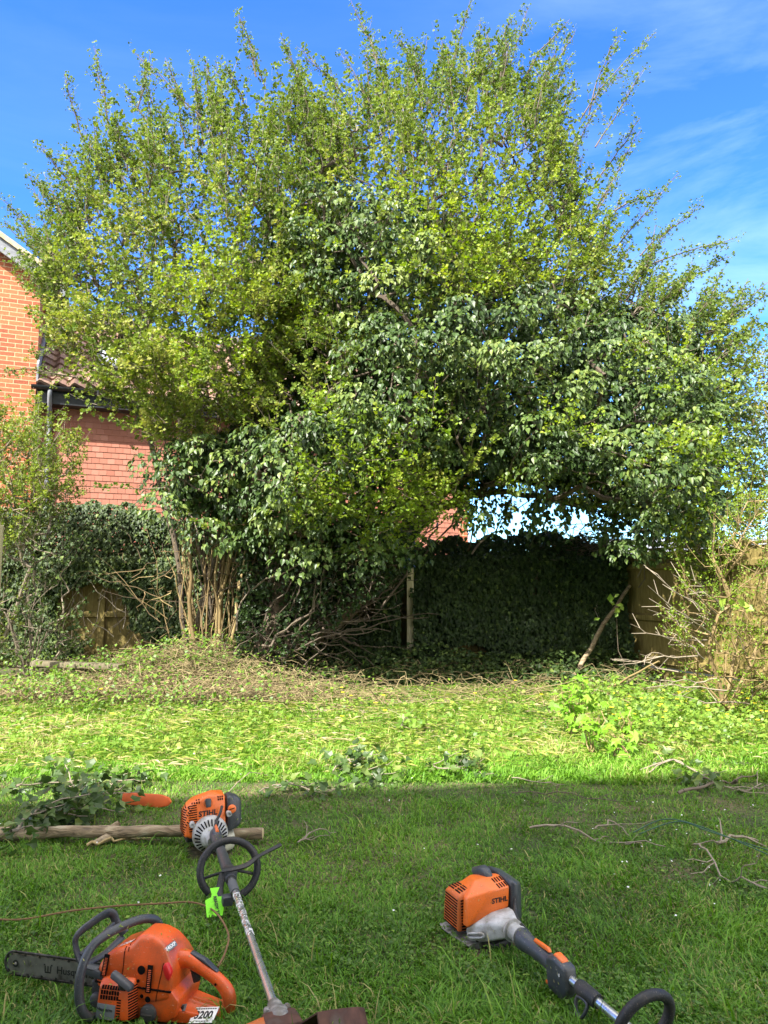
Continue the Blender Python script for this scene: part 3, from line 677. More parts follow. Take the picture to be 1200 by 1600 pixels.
i = np.where((par >= 0) & ~big)[0]; TW.sticks(local(P[par[i]], tb), local(P[i], tb), np.minimum(r[par[i]], r[i]*1.35), r[i], 5, np.full(len(i), .08))  # branch colour lowered to deepen the shade beneath the crown
ctr = unproj(680, 820, 9.2)
p, d, idx = spawn(P, par, tips, 2900, g2, 0)
# fewer hawthorn rosettes where ivy fills the face of the crown
IVY = [[(430,330),(520,290),(640,330),(700,400),(660,480),(560,540),(520,490),(450,440)],
       [(560,540),(700,490),(820,455),(960,470),(1070,500),(1120,560),(1150,650),(1150,780),(1080,840),(980,800),(860,760),(740,770),(640,730),(520,700),(430,690),(480,640),(540,610)],
       [(235,710),(330,690),(440,680),(560,650),(640,700),(520,740),(420,840),(330,860),(250,800)],
       [(950,780),(1030,770),(1040,860),(970,880)],[(720,760),(770,765),(770,820),(735,835)],[(390,300),(450,290),(480,400),(420,400)],[(395,800),(660,805),(650,865),(560,880),(420,885)]]  # last outline: low front clumps added to shade the space below
def px_of(W):
    W = np.asarray(W, float); y = W[:, 1]; z = W[:, 2]-CAM_H; dpt = y*math.cos(PITCH)+z*math.sin(PITCH); v = -y*math.sin(PITCH)+z*math.cos(PITCH)
    return 600+FPX*W[:, 0]/dpt, 800-FPX*v/dpt
qx, qy = px_of(p); inv = np.zeros(len(p), bool)
for pl in IVY: inv |= inpoly(qx, qy, pl)
front = p[:, 1] < yc(qx, qy)-.5
keep = ~(inv & front & (g2.random(len(p)) > .16))
p = p[keep]; d = d[keep]
shoots(local(p, tb), d, g2.uniform(.3, .9, len(p)), TW, LV, g=g2, lv0=.45, per=10, ls=(.028, .047), step=.078, spread=.028, tall=.07)
leaders([(600,110,548,0),(590,100,570,40),(655,120,618,50),(700,120,735,0),(760,110,800,30),(790,130,825,10),(820,120,890,30),(850,130,900,45),(905,190,1025,50),
         (920,180,968,55),(930,230,1008,105),(930,290,1000,185),(930,330,1000,205),(960,330,1030,300),(1000,400,1100,315),(1000,420,1155,370),(1040,450,1140,400),(960,390,1060,270),
         (1080,520,1170,490),(1100,590,1160,575),(860,300,940,160),(480,160,445,70),(540,150,470,75),(500,200,440,60),(1120,700,1175,690),(700,150,690,60),(640,160,640,70),(840,180,870,70),(1020,480,1070,450)]+autolead([q for q in POLY_B if q[1] < 620 and q[0] > 440], 90, g2, (690, 780), 40, 110), 0, TW, LV, tb, g2)
def notivy(x, y):
    k = np.zeros(len(x), bool)
    for pl in IVY: k |= inpoly(x, y, pl)
    return ~k
frontlayer(POLY_B, 2700, tb, TW, LV, g2, ok=lambda x, y: notivy(x, y) & (g2.random(len(x)) < np.clip((y-190)/200, .12, 1)), lv0=.7)
TW.build('branches', MAT['twig'], tb); LV.build('crown', MAT['hawthorn'], tb)
# fresh bright clumps low on the front
FR = Bag(); TW = Bag()
for (x, y, rx, ry, n) in ((560,760,110,45,60),(480,790,60,40,28),(620,800,60,35,26),(700,790,40,25,14),(450,480,70,60,36),(380,580,90,50,40),(350,440,90,60,40),(520,650,50,30,16),(640,660,60,20,12),
                      (800,770,40,18,10),(900,680,70,25,14),(1030,560,60,30,14),(1085,600,50,35,16),(1090,690,45,45,16),(1040,710,40,25,10),(1050,800,50,30,12),(700,340,120,70,50),
                      (840,370,110,80,60),(780,430,100,50,34),(620,420,70,30,14),(480,380,50,40,12),(1120,760,40,50,20),(560,700,60,20,12),(1060,850,40,40,14),(680,800,55,40,34),(610,830,60,30,26)):
    a = g2.uniform(0, 6.28, n); rr = np.sqrt(g2.random(n)); qx = x+rx*rr*np.cos(a); qy = y+ry*rr*np.sin(a)
    h = np.where(y > 640, 1.9, 1.75)*np.clip(halfdepth(qx, qy, POLY_B if x > 400 else POLY_A, 1.0), .3, 1.1); pp = unproj(qx, qy, yc(qx, qy)-h+g2.uniform(-.1, .15, n))
    dd = nrm(np.stack([g2.normal(0, .6, n), np.full(n, -.6), g2.normal(.15, .35, n)], -1))
    shoots(local(pp, tb), dd, g2.uniform(.12, .34, n), TW, FR, g=g2, lv0=.5 if y > 600 else .62, per=7, ls=(.026, .046), spread=.045, tall=.2)
FR.build('fresh_growth', MAT['hawthorn_fresh'], tb); TW.build('fresh_twigs', MAT['twig'], tb)
for (x, y, dx) in ((565, 856, .12), (572, 872, -.15)):
    c = Vector(unproj(x, y, 8.55)); B = Bag(); B.path(local([c+Vector((dx, .5, .1)), c], tb), .045, .035, 10, .4); sb = B.build('sawn_stub', MAT['log_bark'], tb, True)

# climbing ivy over the old hawthorn
g3 = np.random.default_rng(31)
iv = empty('climbing_ivy', (-1.2, 9.0, 0), 0, 'glossy dark ivy hanging in drooping clumps all over the middle hawthorn', 'ivy')
LV = Bag(); ST = Bag()
def ivyclumps(cpts, rad, per, LVb, o, g, size=(.04, .09), tmpl=T_DROP, down=.95, lv0=.5, flat=.75):
    n = len(cpts); idx = np.repeat(np.arange(n), per); a = nrm(g.normal(0, 1, (len(idx), 3)))
    a[:, 1] -= .55; a[:, 2] += .25; a = nrm(a); R_ = (rad*g.uniform(.75, 1.3, n))[idx][:, None]
    pos = cpts[idx] + a*R_*np.array([1.1, .8, flat])*g.uniform(.8, 1.03, (len(idx), 1))
    pos[:, 2] -= .12*R_[:, 0]*0
    D = nrm(a*.6+np.array([0, -.08, -down])+g.normal(0, .28, pos.shape)); N = nrm(a*.8+np.array([-.22, -.45, .5])+g.normal(0, .42, pos.shape))
    sz_ = size[0]+(size[1]-size[0])*g.random(len(pos))**1.6; sw = g.random(len(pos)) < .3; lv_ = np.clip(lv0+np.repeat(g.normal(0, .2, n), per)+g.normal(0, .18, len(pos)), 0, 1)
    LVb.leaves(local(pos[sw], o), D[sw], N[sw], sz_[sw]*.9, T_IVY, lv_[sw]); pos = pos[~sw]; D = D[~sw]; N = N[~sw]; n_ = len(pos)
    LVb.leaves(local(pos, o), D, N, sz_[~sw], tmpl, lv_[~sw], g.uniform(.7, 1.1, n_)); return
    LVb.leaves(local(pos, o), D, N, g.uniform(*size, len(pos)), tmpl, np.clip(lv0+np.repeat(g.normal(0, .16, n), per)+g.normal(0, .15, len(pos)), 0, 1), g.uniform(.75, 1.1, len(pos)))
for k, pl in enumerate(IVY):
    ar = abs(sum(pl[i-1][0]*pl[i][1]-pl[i][0]*pl[i-1][1] for i in range(len(pl))))/2
    q = samp(pl, int(ar/520), g3); kept = []
    for c in q:
        if all((c[0]-e[0])**2+((c[1]-e[1])*1.15)**2 > 33**2 for e in kept): kept.append(c)
    q = np.array(kept); h = 1.0*halfdepth(q[:, 0], q[:, 1], POLY_B, 1.75)
    wob = (fbm(q[:, 0]/60, q[:, 1]/60, 4)-.5)*1.5+g3.normal(0, .10, len(q))
    cp = unproj(q[:, 0], q[:, 1], yc(q[:, 0], q[:, 1])-h+.02+wob)
    ivyclumps(cp, .225, 105, LV, iv, g3, lv0=.55)
    for c in cp:
        ST.path(local(wiggle(c+np.array([g3.normal(0, .3), .9, g3.normal(.1, .3)]), c, 5, .08, g3), iv), .012, .005, 4, .3)
    if k == 6: continue
    # deeper, darker second layer
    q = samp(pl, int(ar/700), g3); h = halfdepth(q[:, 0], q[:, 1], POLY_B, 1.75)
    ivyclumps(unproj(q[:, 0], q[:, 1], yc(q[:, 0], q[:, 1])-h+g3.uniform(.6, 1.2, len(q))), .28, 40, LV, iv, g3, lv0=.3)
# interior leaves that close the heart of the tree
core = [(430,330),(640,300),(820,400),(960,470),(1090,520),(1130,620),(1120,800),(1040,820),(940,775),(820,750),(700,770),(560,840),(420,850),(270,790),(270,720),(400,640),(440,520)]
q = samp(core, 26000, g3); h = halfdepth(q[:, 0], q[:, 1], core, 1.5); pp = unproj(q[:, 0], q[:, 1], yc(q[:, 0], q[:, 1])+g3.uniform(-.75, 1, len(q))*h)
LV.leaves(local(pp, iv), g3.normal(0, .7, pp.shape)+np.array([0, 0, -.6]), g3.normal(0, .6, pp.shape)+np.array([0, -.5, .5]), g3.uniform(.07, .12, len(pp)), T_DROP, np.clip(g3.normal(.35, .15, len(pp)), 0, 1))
# loose trails hanging from the underside into the gap of sky
for k in range(46):
    x = g3.uniform(690, 1120); y = 775+20*g3.random()+(25 if x > 940 else 0); c = unproj(x, y, 8.9+g3.uniform(-.5, .6)); m = g3.integers(8, 26); e = c+np.array([g3.normal(0, .12), 0, -g3.uniform(.12, .50)])
    ST.path(local(wiggle(c, e, 6, .05, g3), iv), .005, .002, 3, .3); t = g3.random(m)[:, None]; pp = c+(e-c)*t+g3.normal(0, .035, (m, 3))
    LV.leaves(local(pp, iv), nrm(np.array([0, -.1, -1])+g3.normal(0, .45, pp.shape)), nrm(np.array([-.2, -.8, .3])+g3.normal(0, .4, pp.shape)), g3.uniform(.04, .085, m), T_DROP, np.clip(g3.normal(.5, .2, m), 0, 1))
# dark bare limbs showing under the right of the crown
for k in range(26):
    x = g3.uniform(860, 1010); a = unproj(x, g3.uniform(740, 790), 9.1+g3.uniform(-.4, .5)); b = unproj(x+g3.uniform(60, 170), g3.uniform(770, 830), 9.0+g3.uniform(-.4, .5))
    ST.path(local(wiggle(a, b, 8, .09, g3), iv), g3.uniform(.008, .02), .005, 5, .1)
# ivy and dead stems wound round the trunk, coloured dark to imitate shade
for k in range(150):
    t = g3.random(); base = [trunk, lim, lim2][g3.integers(0, 3)]; s = base[min(int(t*3), len(base)-2)]; e = base[min(int(t*3), len(base)-2)+1]; f_ = g3.random(); c = s+(e-s)*f_
    a = c+np.array([g3.normal(0, .22), -.12+g3.normal(0, .14), g3.normal(0, .1)]); b = a+nrm((e-s)[None])[0]*g3.uniform(.4, 1.1)+g3.normal(0, .22, 3)
    ST.path(local(wiggle(a, b, 9, .10, g3), iv), g3.uniform(.006, .018), .004, 5, g3.uniform(0, .35))
# thicket of fine dead stems under the crown, shade put into their dark colour
for k in range(260):
    x = g3.uniform(395, 640); y = g3.uniform(860, 1040)
    if y > 1075-(x-400)*.75+g3.uniform(-20, 20): continue
    c = up(x, y, 8.9+g3.uniform(-.25, .6)); v = np.array([g3.normal(0, .28), g3.normal(0, .12), g3.normal(-.05, .22)])
    ST.path(local(wiggle(c-v, c+v, 7, .12, g3), iv), .006, .003, 3, g3.uniform(0, .12))
tag(ST.build('ivy_stems', MAT['twig'], iv), kind='stuff')
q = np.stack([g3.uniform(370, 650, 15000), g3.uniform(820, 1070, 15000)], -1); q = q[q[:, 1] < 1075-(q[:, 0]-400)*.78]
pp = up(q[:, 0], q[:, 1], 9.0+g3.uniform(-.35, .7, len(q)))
LV.leaves(local(pp, iv), g3.normal(0, .7, pp.shape)+np.array([0, 0, -.6]), g3.normal(0, .6, pp.shape)+np.array([0, -.7, .4]), g3.uniform(.035, .07, len(pp)), T_IVY, np.clip(g3.normal(.04, .12, len(pp)), 0, 1))  # tangle leaves take the darkest tones, painting in the shade under the tree
LV.build('ivy_foliage', MAT['ivy'], iv)

# bare dead twigs hanging at the gap and on the skyline of the fence
g4 = np.random.default_rng(41)

# ---------------- ivy on the back fence (left and middle)
def ivywall(name, label, x0, x1, ytop, zlo, dens, seed, thick=.22, size=(.035, .065), holes=(), lowfun=None):
    g = np.random.default_rng(seed); o = empty(name, ((x0+x1)/2, 10.2, 0), 0, label, 'ivy')
    n = int((x1-x0)*2.0*dens); x = g.uniform(x0, x1, n); z = g.uniform(zlo, 2.6, n); tp = ytop(x)
    k = (z < tp) & (fbm(x*3, z*3, seed) > .17)
    if lowfun is not None: k &= z > lowfun(x)
    for (hx, hz, rx, rz) in holes: k &= (((x-hx)/rx)**2+((z-hz)/rz)**2) > 1+.5*(fbm(x*6, z*6, 5)-.5)
    x = x[k]; z = z[k]; yf = 10.75-(x+9.2)*.0595; tp = tp[k]
    bul = thick*(.35+1.3*fbm(x*2.2, z*2.2, seed+1))*np.sqrt(np.clip((tp-z)/.25, .05, 1))
    y = yf-.06-bul*g.uniform(.45, 1, len(x)); over = z > FH-.05; y[over] += g.uniform(0, .5, over.sum())*np.sqrt(np.clip((tp[over]-z[over])/.4, 0, 1))
    p = np.stack([x, y, z], -1); D = nrm(np.stack([g.normal(0, .45, len(x)), np.full(len(x), -.35), np.full(len(x), -.85)], -1)); N = nrm(np.stack([g.normal(-.1, .4, len(x)), np.full(len(x), -.75), g.normal(.55, .35, len(x))], -1))
    B = Bag(); B.leaves(local(p, o), D, N, g.uniform(*size, len(x)), T_IVY, np.clip(g.normal(.5 if seed == 51 else .24, .25, len(x))+.5*(fbm(x*2, z*2, 2)-.5), 0, 1)); B.build('ivy_foliage', MAT['ivy_wall'], o)  # middle stretch coloured darker than the left one to stand for tree shade
    S = Bag()
    for i in range(int((x1-x0)*26)):
        a = np.array([g.uniform(x0, x1), 0, g.uniform(zlo, 1.3)]); b = a+np.array([g.normal(0, .25), 0, g.uniform(.2, .7)]); 
        for v in (a, b): v[1] = 10.75-(v[0]+9.2)*.0595-.08-g.uniform(0, .25)
        S.path(local(wiggle(a, b, 6, .05, g), o), .006, .003, 3, g.random())
    tag(S.build('ivy_stems', MAT['twig'], o), kind='stuff'); return o
topL = lambda x: 2.34+.16*(fbm(x*2.2, x*0, 8)-.5)*2-.35*np.clip((x+3.2)/.8, 0, 1)
topM = lambda x: 1.84+.16*(fbm(x*2.5, x*0, 9)-.5)*2+.08*(fbm(x*9, x*0, 10)-.5)*2
ivywall('fence_ivy', 'dark ivy heaped over the back fence below the tile-hung wall', -5.6, -1.2, topL, .25, 5200, 51, .26, holes=((-4.0, .85, .55, .40), (-3.6, .35, .5, .28)))
ivywall('fence_ivy', 'dense shaded ivy curtain on the back fence right of the grey post', -1.2, 3.15, topM, .15, 6500, 52, .38, (.03, .07), holes=((.3, .7, .10, .5), (-.25, .95, .16, .2), (1.1, .35, .3, .12)))
# pale post standing proud in the shade
p_ = up(641, 960, 9.85); ps = empty('fence_post', (p_[0], 9.85, 0), 0, 'grey timber post standing in deep shade in front of the middle ivy', 'post'); box('post_shaft', (0, 0, .78), (.09, .09, 1.62), fw2, ps, .006)

# ================================================================== SHRUBS
def bush(name, label, cat_, base, poly, Yc, n, seed, lmat, H=.6, Ln=(.15,.45), nst=10, per=6, ls=(.02,.035), lv0=.5, tk=.0028, tmpl=T_LOBED, step=.055, fr=.9, twmat='twig', droop=0, spread=.035, tall=.15):
    g = np.random.default_rng(seed); o = empty(name, base, 0, label, cat_)
    q = samp(poly, n, g); h = halfdepth(q[:, 0], q[:, 1], poly, H, 120.); pts = unproj(q[:, 0], q[:, 1], Yc+(g.random(n)*2-1)*h)
    pts[:, 2] = np.maximum(pts[:, 2], .1); b = np.array(base, float)
    st = [[b+g.normal(0, .07, 3)*[1, 1, 0], pts[j]*.6+b*.4+g.normal(0, .06, 3)] for j in g.integers(0, n, nst)]
    P, par, cnt, tips = grow(st, pts, .22, g=g); TW = Bag(); LV = Bag(); skin(TW, local(P, o), par, cnt, k=tk, rmax=.035, var=.6)
    i = np.concatenate([tips, g.integers(nst, len(P), n)]); c = b+np.array([0, 0, .2]); dd = nrm(nrm(P[i]-P[np.maximum(par[i], 0)])*.6+nrm(P[i]-c)*.6+g.normal(0, .3, (len(i), 3)))
    shoots(local(P[i], o), dd, g.uniform(*Ln, len(i)), TW, LV, g=g, lv0=lv0, per=per, ls=ls, rt=.0035, tmpl=tmpl, step=step, droop=droop, spread=spread, tall=tall)
    TW.build('stems', MAT[twmat], o); LV.build('foliage', MAT[lmat], o); return o, P, par
gb = gpt(1150, 1120)
o, P, par = bush('leafy_shrub', 'twiggy half-bare shrub with pale stems in front of the right-hand fence', 'shrub', (gb.x-.05, gb.y+.1, 0),
     [(1045,980),(1075,910),(1100,840),(1140,800),(1200,760),(1250,780),(1260,1130),(1180,1140),(1110,1110),(1070,1050)], 7.0, 230, 61, 'hawthorn_fresh', .6, (.10,.30), per=7, ls=(.013,.024), step=.06, lv0=.35, twmat='gold_stem')
g5 = np.random.default_rng(62); B = Bag()
for (x0, y0, x1, y1) in ((1105,1000,985,975),(1110,960,1015,890),(1120,960,1052,898),(1110,990,1012,915),(1115,985,1014,935),(1105,995,1012,952),(1090,1025,960,1032),(1060,1030,1000,1022),(1100,1030,1035,975),(1090,1020,1024,987),(1060,1050,960,1030),
                         (1130,950,1080,905),(1140,960,1095,910),(1150,1080,1010,1075),(1120,1060,1020,1066),(1170,1100,1050,1085),(1100,1010,1050,960),(1130,1000,1075,930),(1125,1010,1090,940)):
    a = unproj(x0, y0, 7.0+g5.uniform(-.3, .3)); b = unproj(x1, y1, 6.9+g5.uniform(-.4, .3)); w_ = wiggle(a, b, 8, .05, g5); B = Bag(); B.path(local(w_, o), .008, .0026, 4, g5.uniform(.5, .8))
    for k in (3, 5, 6): d = nrm((w_[k]-w_[k-1])[None])[0]; B.path(local([w_[k], w_[k]+d*.1+g5.normal(0, .06, 3)], o), .004, .002, 3, .9)
    B.build('bare_twig', MAT['twig'], o)
bush('hedge_shrub', 'small yellow-green hawthorn sprays leaning over the top of the right-hand fence', 'shrub', (4.05, 8.6, 0), [(1050,900),(1075,840),(1085,815),(1100,850),(1150,850),(1175,880),(1120,910),(1080,915)], 8.3, 150, 63, 'hawthorn', .3, (.08,.2), nst=5, lv0=.75, per=8)
bush('edge_tree', 'tall pale-leaved tree at the right edge standing beyond the side fence', 'tree', (5.9, 9.4, 0), [(1175,560),(1200,545),(1300,500),(1320,860),(1180,870),(1160,780),(1150,660)], 9.4, 260, 64, 'hawthorn', .9, (.2,.5), nst=8, lv0=.75, twmat='gold_stem', per=5)
bush('garden_shrub', 'yellow-green leafy bush on the left in front of the tile-hung wall', 'shrub', (-4.9, 9.0, 0), [(-60,640),(20,650),(80,660),(120,710),(110,780),(60,860),(-60,900)], 8.9, 330, 65, 'hawthorn', .5, (.12,.4), nst=10, lv0=.6, per=9)
bush('bramble', 'tangle of dark brambles and ivy beside the pale left post', 'bramble', (-4.3, 9.1, 0), [(-30,850),(60,790),(120,850),(110,960),(130,1010),(60,1040),(-30,1060)], 8.9, 150, 66, 'ivy_wall', .45, (.12,.4), nst=12, lv0=.6, per=3, ls=(.03,.05), tmpl=T_IVY, step=.07)
# tall bramble arcs with single leaves
for k, (x, y, x1, y1, yy) in enumerate(((40,1100,62,1030,7.6),(75,1095,95,1045,7.7),(0,1080,140,1095,7.3))):
    g = np.random.default_rng(70+k); c = gpt(x, y); o = empty('bramble_shoot', c, 0, ['slim bramble shoot set with paired leaves, arching up in front of the dark hollow', 'second slim leafy bramble shoot, nearer the timber beam', 'long pale bramble cane reaching in low from the left edge'][k], 'bramble')
    a = np.array(c); b = unproj(x1, y1, c.y); TW = Bag(); LV = Bag(); w_ = wiggle(a, b, 8, .08, g, -.05); TW.path(local(w_, o), .006, .003, 4, .9)
    n = 16; t = g.random(n)*.9+.1; pos = a+(b-a)*t[:, None]; shoots(local(pos, o), g.normal(0, 1, (n, 3)), np.full(n, .06), Bag(), LV, g=g, lv0=.6, rt=.002, per=4, ls=(.02,.035)); TW.build('cane', MAT['twig'], o); LV.build('leaves', MAT['weed'], o)

# bright maple-like saplings
def sapling(px, py, h, seed, label, n=26, sz=(.05, .10)):
    g = np.random.default_rng(seed); c = gpt(px, py); z = float(ground_z(c.x, c.y)); o = empty('sapling', (c.x, c.y, z), 0, label, 'sapling'); S = Bag(); LVb = Bag()
    for k in range(5):
        e = np.array([g.normal(0, h*.22), g.normal(0, h*.2), h*g.uniform(.6, 1)]); w_ = wiggle((g.normal(0, .03), g.normal(0, .03), 0), e, 7, .05, g); S.path(w_, .005, .003, 4, .7)
        m = n//5+1; t = g.uniform(.35, 1, m); pos = e*t[:, None]+g.normal(0, .05, (m, 3)); D = nrm(np.stack([g.normal(0, .7, m), g.normal(-.3, .5, m), g.normal(-.15, .3, m)], -1))
        LVb.leaves(pos, D, nrm(np.array([-.2, -.3, .8])+g.normal(0, .3, (m, 3))), g.uniform(*sz, m), T_MAPLE, np.clip(g.normal(.6, .2, m), 0, 1))
    S.build('stem', MAT['gold_stem'], o); LVb.build('leaves', MAT['sapling_leaf'], o)
sapling(905, 1150, .46, 81, 'bright green lobed-leaf sapling standing tallest at the edge of the sunlit grass', 50)
sapling(960, 1185, .22, 82, 'low bright green seedling just right of the tall sapling', 14, (.06, .10))
sapling(925, 1180, .30, 83, 'small bright seedling with few leaves between the two saplings', 18)
sapling(990, 1170, .30, 84, 'spindly green sapling at the foot of the right-hand fence', 20, (.04, .08))
for k, (x, y, Y, lb) in enumerate(((1140, 940, 6.9, 'pair of long fresh green leaves lit up among the twigs of the right-hand shrub'), (960, 950, 8.6, 'small leafy sprig glowing in the shade beside the fence corner'))):
    g = np.random.default_rng(90+k); c = unproj(x, y, Y); o = empty('leafy_sprig', (c[0], c[1], 0), 0, lb, 'plant'); S = Bag(); S.path(wiggle((.25, .15, .05), (0, 0, c[2]), 8, .12, g), .005, .003, 4, .3); S.build('stem', MAT['twig'], o)
    LVb = Bag(); m = 9; LVb.leaves(np.array([0, 0, c[2]])+g.normal(0, .07, (m, 3)), np.stack([g.normal(0, .5, m), np.full(m, -.3), g.normal(0, .7, m)], -1), nrm(np.array([-.3, -.8, .4])+g.normal(0, .2, (m, 3))), g.uniform(.06, .12, m), T_SMALL, g.uniform(.5, 1, m), np.full(m, .8)); LVb.build('leaves', MAT['weed'], o)

# leaning pole at the corner
a = Vector(unproj(893, 1066, 9.0)); b = Vector(unproj(984, 915, 9.55)); o = empty('leaning_branch', a, 0, 'brown cut branch leaning against the corner of the fences', 'branch'); B = Bag(); B.path(local(wiggle(a, b, 10, .04, g5), o), .032, .022, 8, .5); B.build('branch_wood', MAT['log_bark'], o, True)
a = Vector(gpt(930, 1085)); b = Vector(unproj(1030, 1033, 7.6)); o = empty('fallen_branch', a, 0, 'pale cut branch propped low against the right-hand shrub', 'branch'); B = Bag(); B.path(local(wiggle(a, b, 8, .03, g5), o), .014, .009, 6, .8); B.build('branch_wood', MAT['gold_stem'], o, True)
# dead twig heap over the fence corner
o = empty('dead_twig_heap', (2.75, 10.1, 1.6), 0, 'heap of dead grey twigs piled over the corner of the back fence', 'twig heap'); B = Bag()
for k in range(260):
    c = np.array([2.75+g5.normal(0, .27), 9.95+g5.normal(0, .12), 1.80+g5.normal(0, .11)-.1*abs(g5.normal())]); v = np.array([g5.normal(0, .25), g5.normal(0, .1), g5.normal(0, .10)]); B.path(local(wiggle(c-v, c+v, 5, .06, g5), o), .006, .003, 3, g5.uniform(0, .6))
for (x0, y0, x1, y1) in ((925,870,905,832),(790,850,770,800),(748,850,735,800),(782,850,795,790),(762,852,752,800),(895,850,880,815),(970,850,975,790)):
    a = unproj(x0, y0, 10.0); b = unproj(x1, y1, 9.9); B.path(local(wiggle(a, b, 6, .08, g5), o), .008 if x0 != 925 else .03, .003 if x0 != 925 else .02, 5, .35)
B.build('twigs', MAT['twig'], o)
# sunlit and shaded vegetation at ground level (uncountable)
def stuff(name, label, cat_):
    return tag(empty(name, (0, 0, 0)), label, cat_, kind='stuff')
g6 = np.random.default_rng(101)
LVb = Bag(); S = Bag()
# low ivy and litter in the shade below the tree
n = 16000; x = g6.uniform(-1.3, 3.2, n); y = 8.75+g6.random(n)*1.35; k = g6.random(n) < .35+.65*fbm(x*2, y*2, 6); x = x[k]; y = y[k]
z = ground_z(x, y)+g6.random(len(x))**1.5*(.10+.45*fbm(x*1.6, y*1.6, 7)*np.clip((y-8.6)/.8, 0, 1)); p = np.stack([x, y, z], -1)
LVb.leaves(p, g6.normal(0, 1, p.shape)*[1, 1, .5], nrm(np.array([-.1, -.5, .8])+g6.normal(0, .4, p.shape)), g6.uniform(.03, .065, len(p)), T_IVY, np.clip(g6.normal(.5, .22, len(p)), 0, 1))
tag(LVb.build('shade_ground_cover', MAT['ivy_wall']), 'dark leafy ground cover in the shade beneath the tree', 'ground cover', kind='stuff')
for k in range(300):
    x = g6.uniform(-1.6, 3.3); y = g6.uniform(7.7, 9.6); c = np.array([x, y, float(ground_z(x, y))+g6.uniform(.01, .16)]); v = np.array([g6.normal(0, .24), g6.normal(0, .14), g6.normal(0, .05)]); S.path(wiggle(c-v, c+v, 7, .10, g6, -.05), .0035, .002, 3, g6.uniform(.1, .9))
# heap on the left: straw, dry stems
for k in range(3800):
    x = g6.normal(-2.5, 1.05); y = min(9.4, 7.5+abs(g6.normal(0, .9))); c = np.array([x, y, float(ground_z(x, y))+g6.uniform(.0, .10)+.03]); v = np.array([g6.normal(0, .14), g6.normal(0, .10), g6.normal(0, .06)]); S.path(wiggle(c-v, c+v, 5, .09, g6), g6.uniform(.002, .0055), .0015, 3, g6.uniform(.1, .95))
for k in range(420):
    x = g6.uniform(-3.8, 3.2); y = 6.2+2.3*g6.random()**.6; c = np.array([x, y, float(ground_z(x, y))+.035]); v = np.array([g6.normal(0, .16), g6.normal(0, .06), g6.normal(0, .015)]); S.path(wiggle(c-v, c+v, 5, .05, g6), g6.uniform(.002, .005), .0015, 3, g6.uniform(.5, 1))
tag(S.build('scattered_twigs', leafmat('straw', [(0, (.07,.05,.03)), (.5, (.20,.155,.075)), (1, (.32,.26,.13))], .8, 0)), 'dry twigs and stems strewn over the cleared strip', 'twigs', kind='stuff')
# leafy cover on the left heap and under the right shrub
LVb = Bag()
def cover(n, xf, yf, hz, sz, lv, dens=.5):
    x = xf(n); y = yf(n); k = (fbm(x*2.4, y*2.4, 12) > dens-.12*g6.random(n)) & (g6.random(n) > bare(x, y)*.9); x = x[k]; y = y[k]
    z = ground_z(x, y)+g6.random(len(x))*hz*fbm(x*3, y*3, 2)*2; p = np.stack([x, y, z], -1)
    LVb.leaves(p, g6.normal(0, 1, p.shape)*[1, 1, .5], nrm(np.array([-.15, -.3, .9])+g6.normal(0, .45, p.shape)), g6.uniform(*sz, len(p)), T_LOBED, np.clip(g6.normal(lv, .2, len(p)), 0, 1))
cover(7500, lambda n: g6.normal(-2.7, 1.0, n), lambda n: g6.uniform(6.9, 9.3, n), .28, (.02, .045), .42, .44)
cover(9000, lambda n: g6.uniform(1.9, 4.4, n), lambda n: g6.uniform(5.6, 8.4, n), .20, (.02, .05), .55, .42)
cover(4500, lambda n: g6.uniform(-3.6, 2.8, n), lambda n: g6.uniform(5.3, 8.6, n), .09, (.02, .055), .6, .5)
tag(LVb.build('weed_cover', MAT['weed']), 'low green weeds spreading through the sunlit strip', 'weeds', kind='stuff')
# yellow flowers
FLW = Bag(); n = 60; x = np.concatenate([g6.uniform(1.9, 3.9, 46), g6.uniform(-3, 2, 14)]); y = np.concatenate([g6.uniform(5.9, 7.6, 46), g6.uniform(6, 8, 14)])
for i in range(n):
    c = np.array([x[i], y[i], float(ground_z(x[i], y[i]))+g6.uniform(.10, .22)]); m = 9; an = np.arange(m)*6.283/m
    D = np.stack([np.cos(an), np.sin(an), .25+0*an], -1); FLW.leaves(np.repeat(c[None], m, 0), D, np.repeat([[0, -.3, 1.]], m, 0), np.full(m, .02), T_SMALL, g6.random(m), np.full(m, .9))
tag(FLW.build('yellow_flowers', MAT['petal']), 'scattered small yellow dandelion flowers', 'flowers', kind='stuff')
W = Bag(); n = 130; x = g6.uniform(-2, 3.2, n); y = g6.uniform(2.6, 5.4, n); x[:70] = g6.uniform(.9, 2.6, 70); y[:70] = g6.uniform(2.7, 4.2, 70); p = np.stack([x, y, ground_z(x, y)+.045], -1)
W.leaves(p, g6.normal(0, 1, p.shape)*[1, 1, .3], nrm(np.array([0, -.2, 1])+g6.normal(0, .3, p.shape)), g6.uniform(.006, .013, n), T_SMALL, g6.random(n), np.full(n, 1.0))
tag(W.build('white_petals', MAT['petal_white']), 'tiny white petals sprinkled on the shaded lawn', 'petals', kind='stuff')

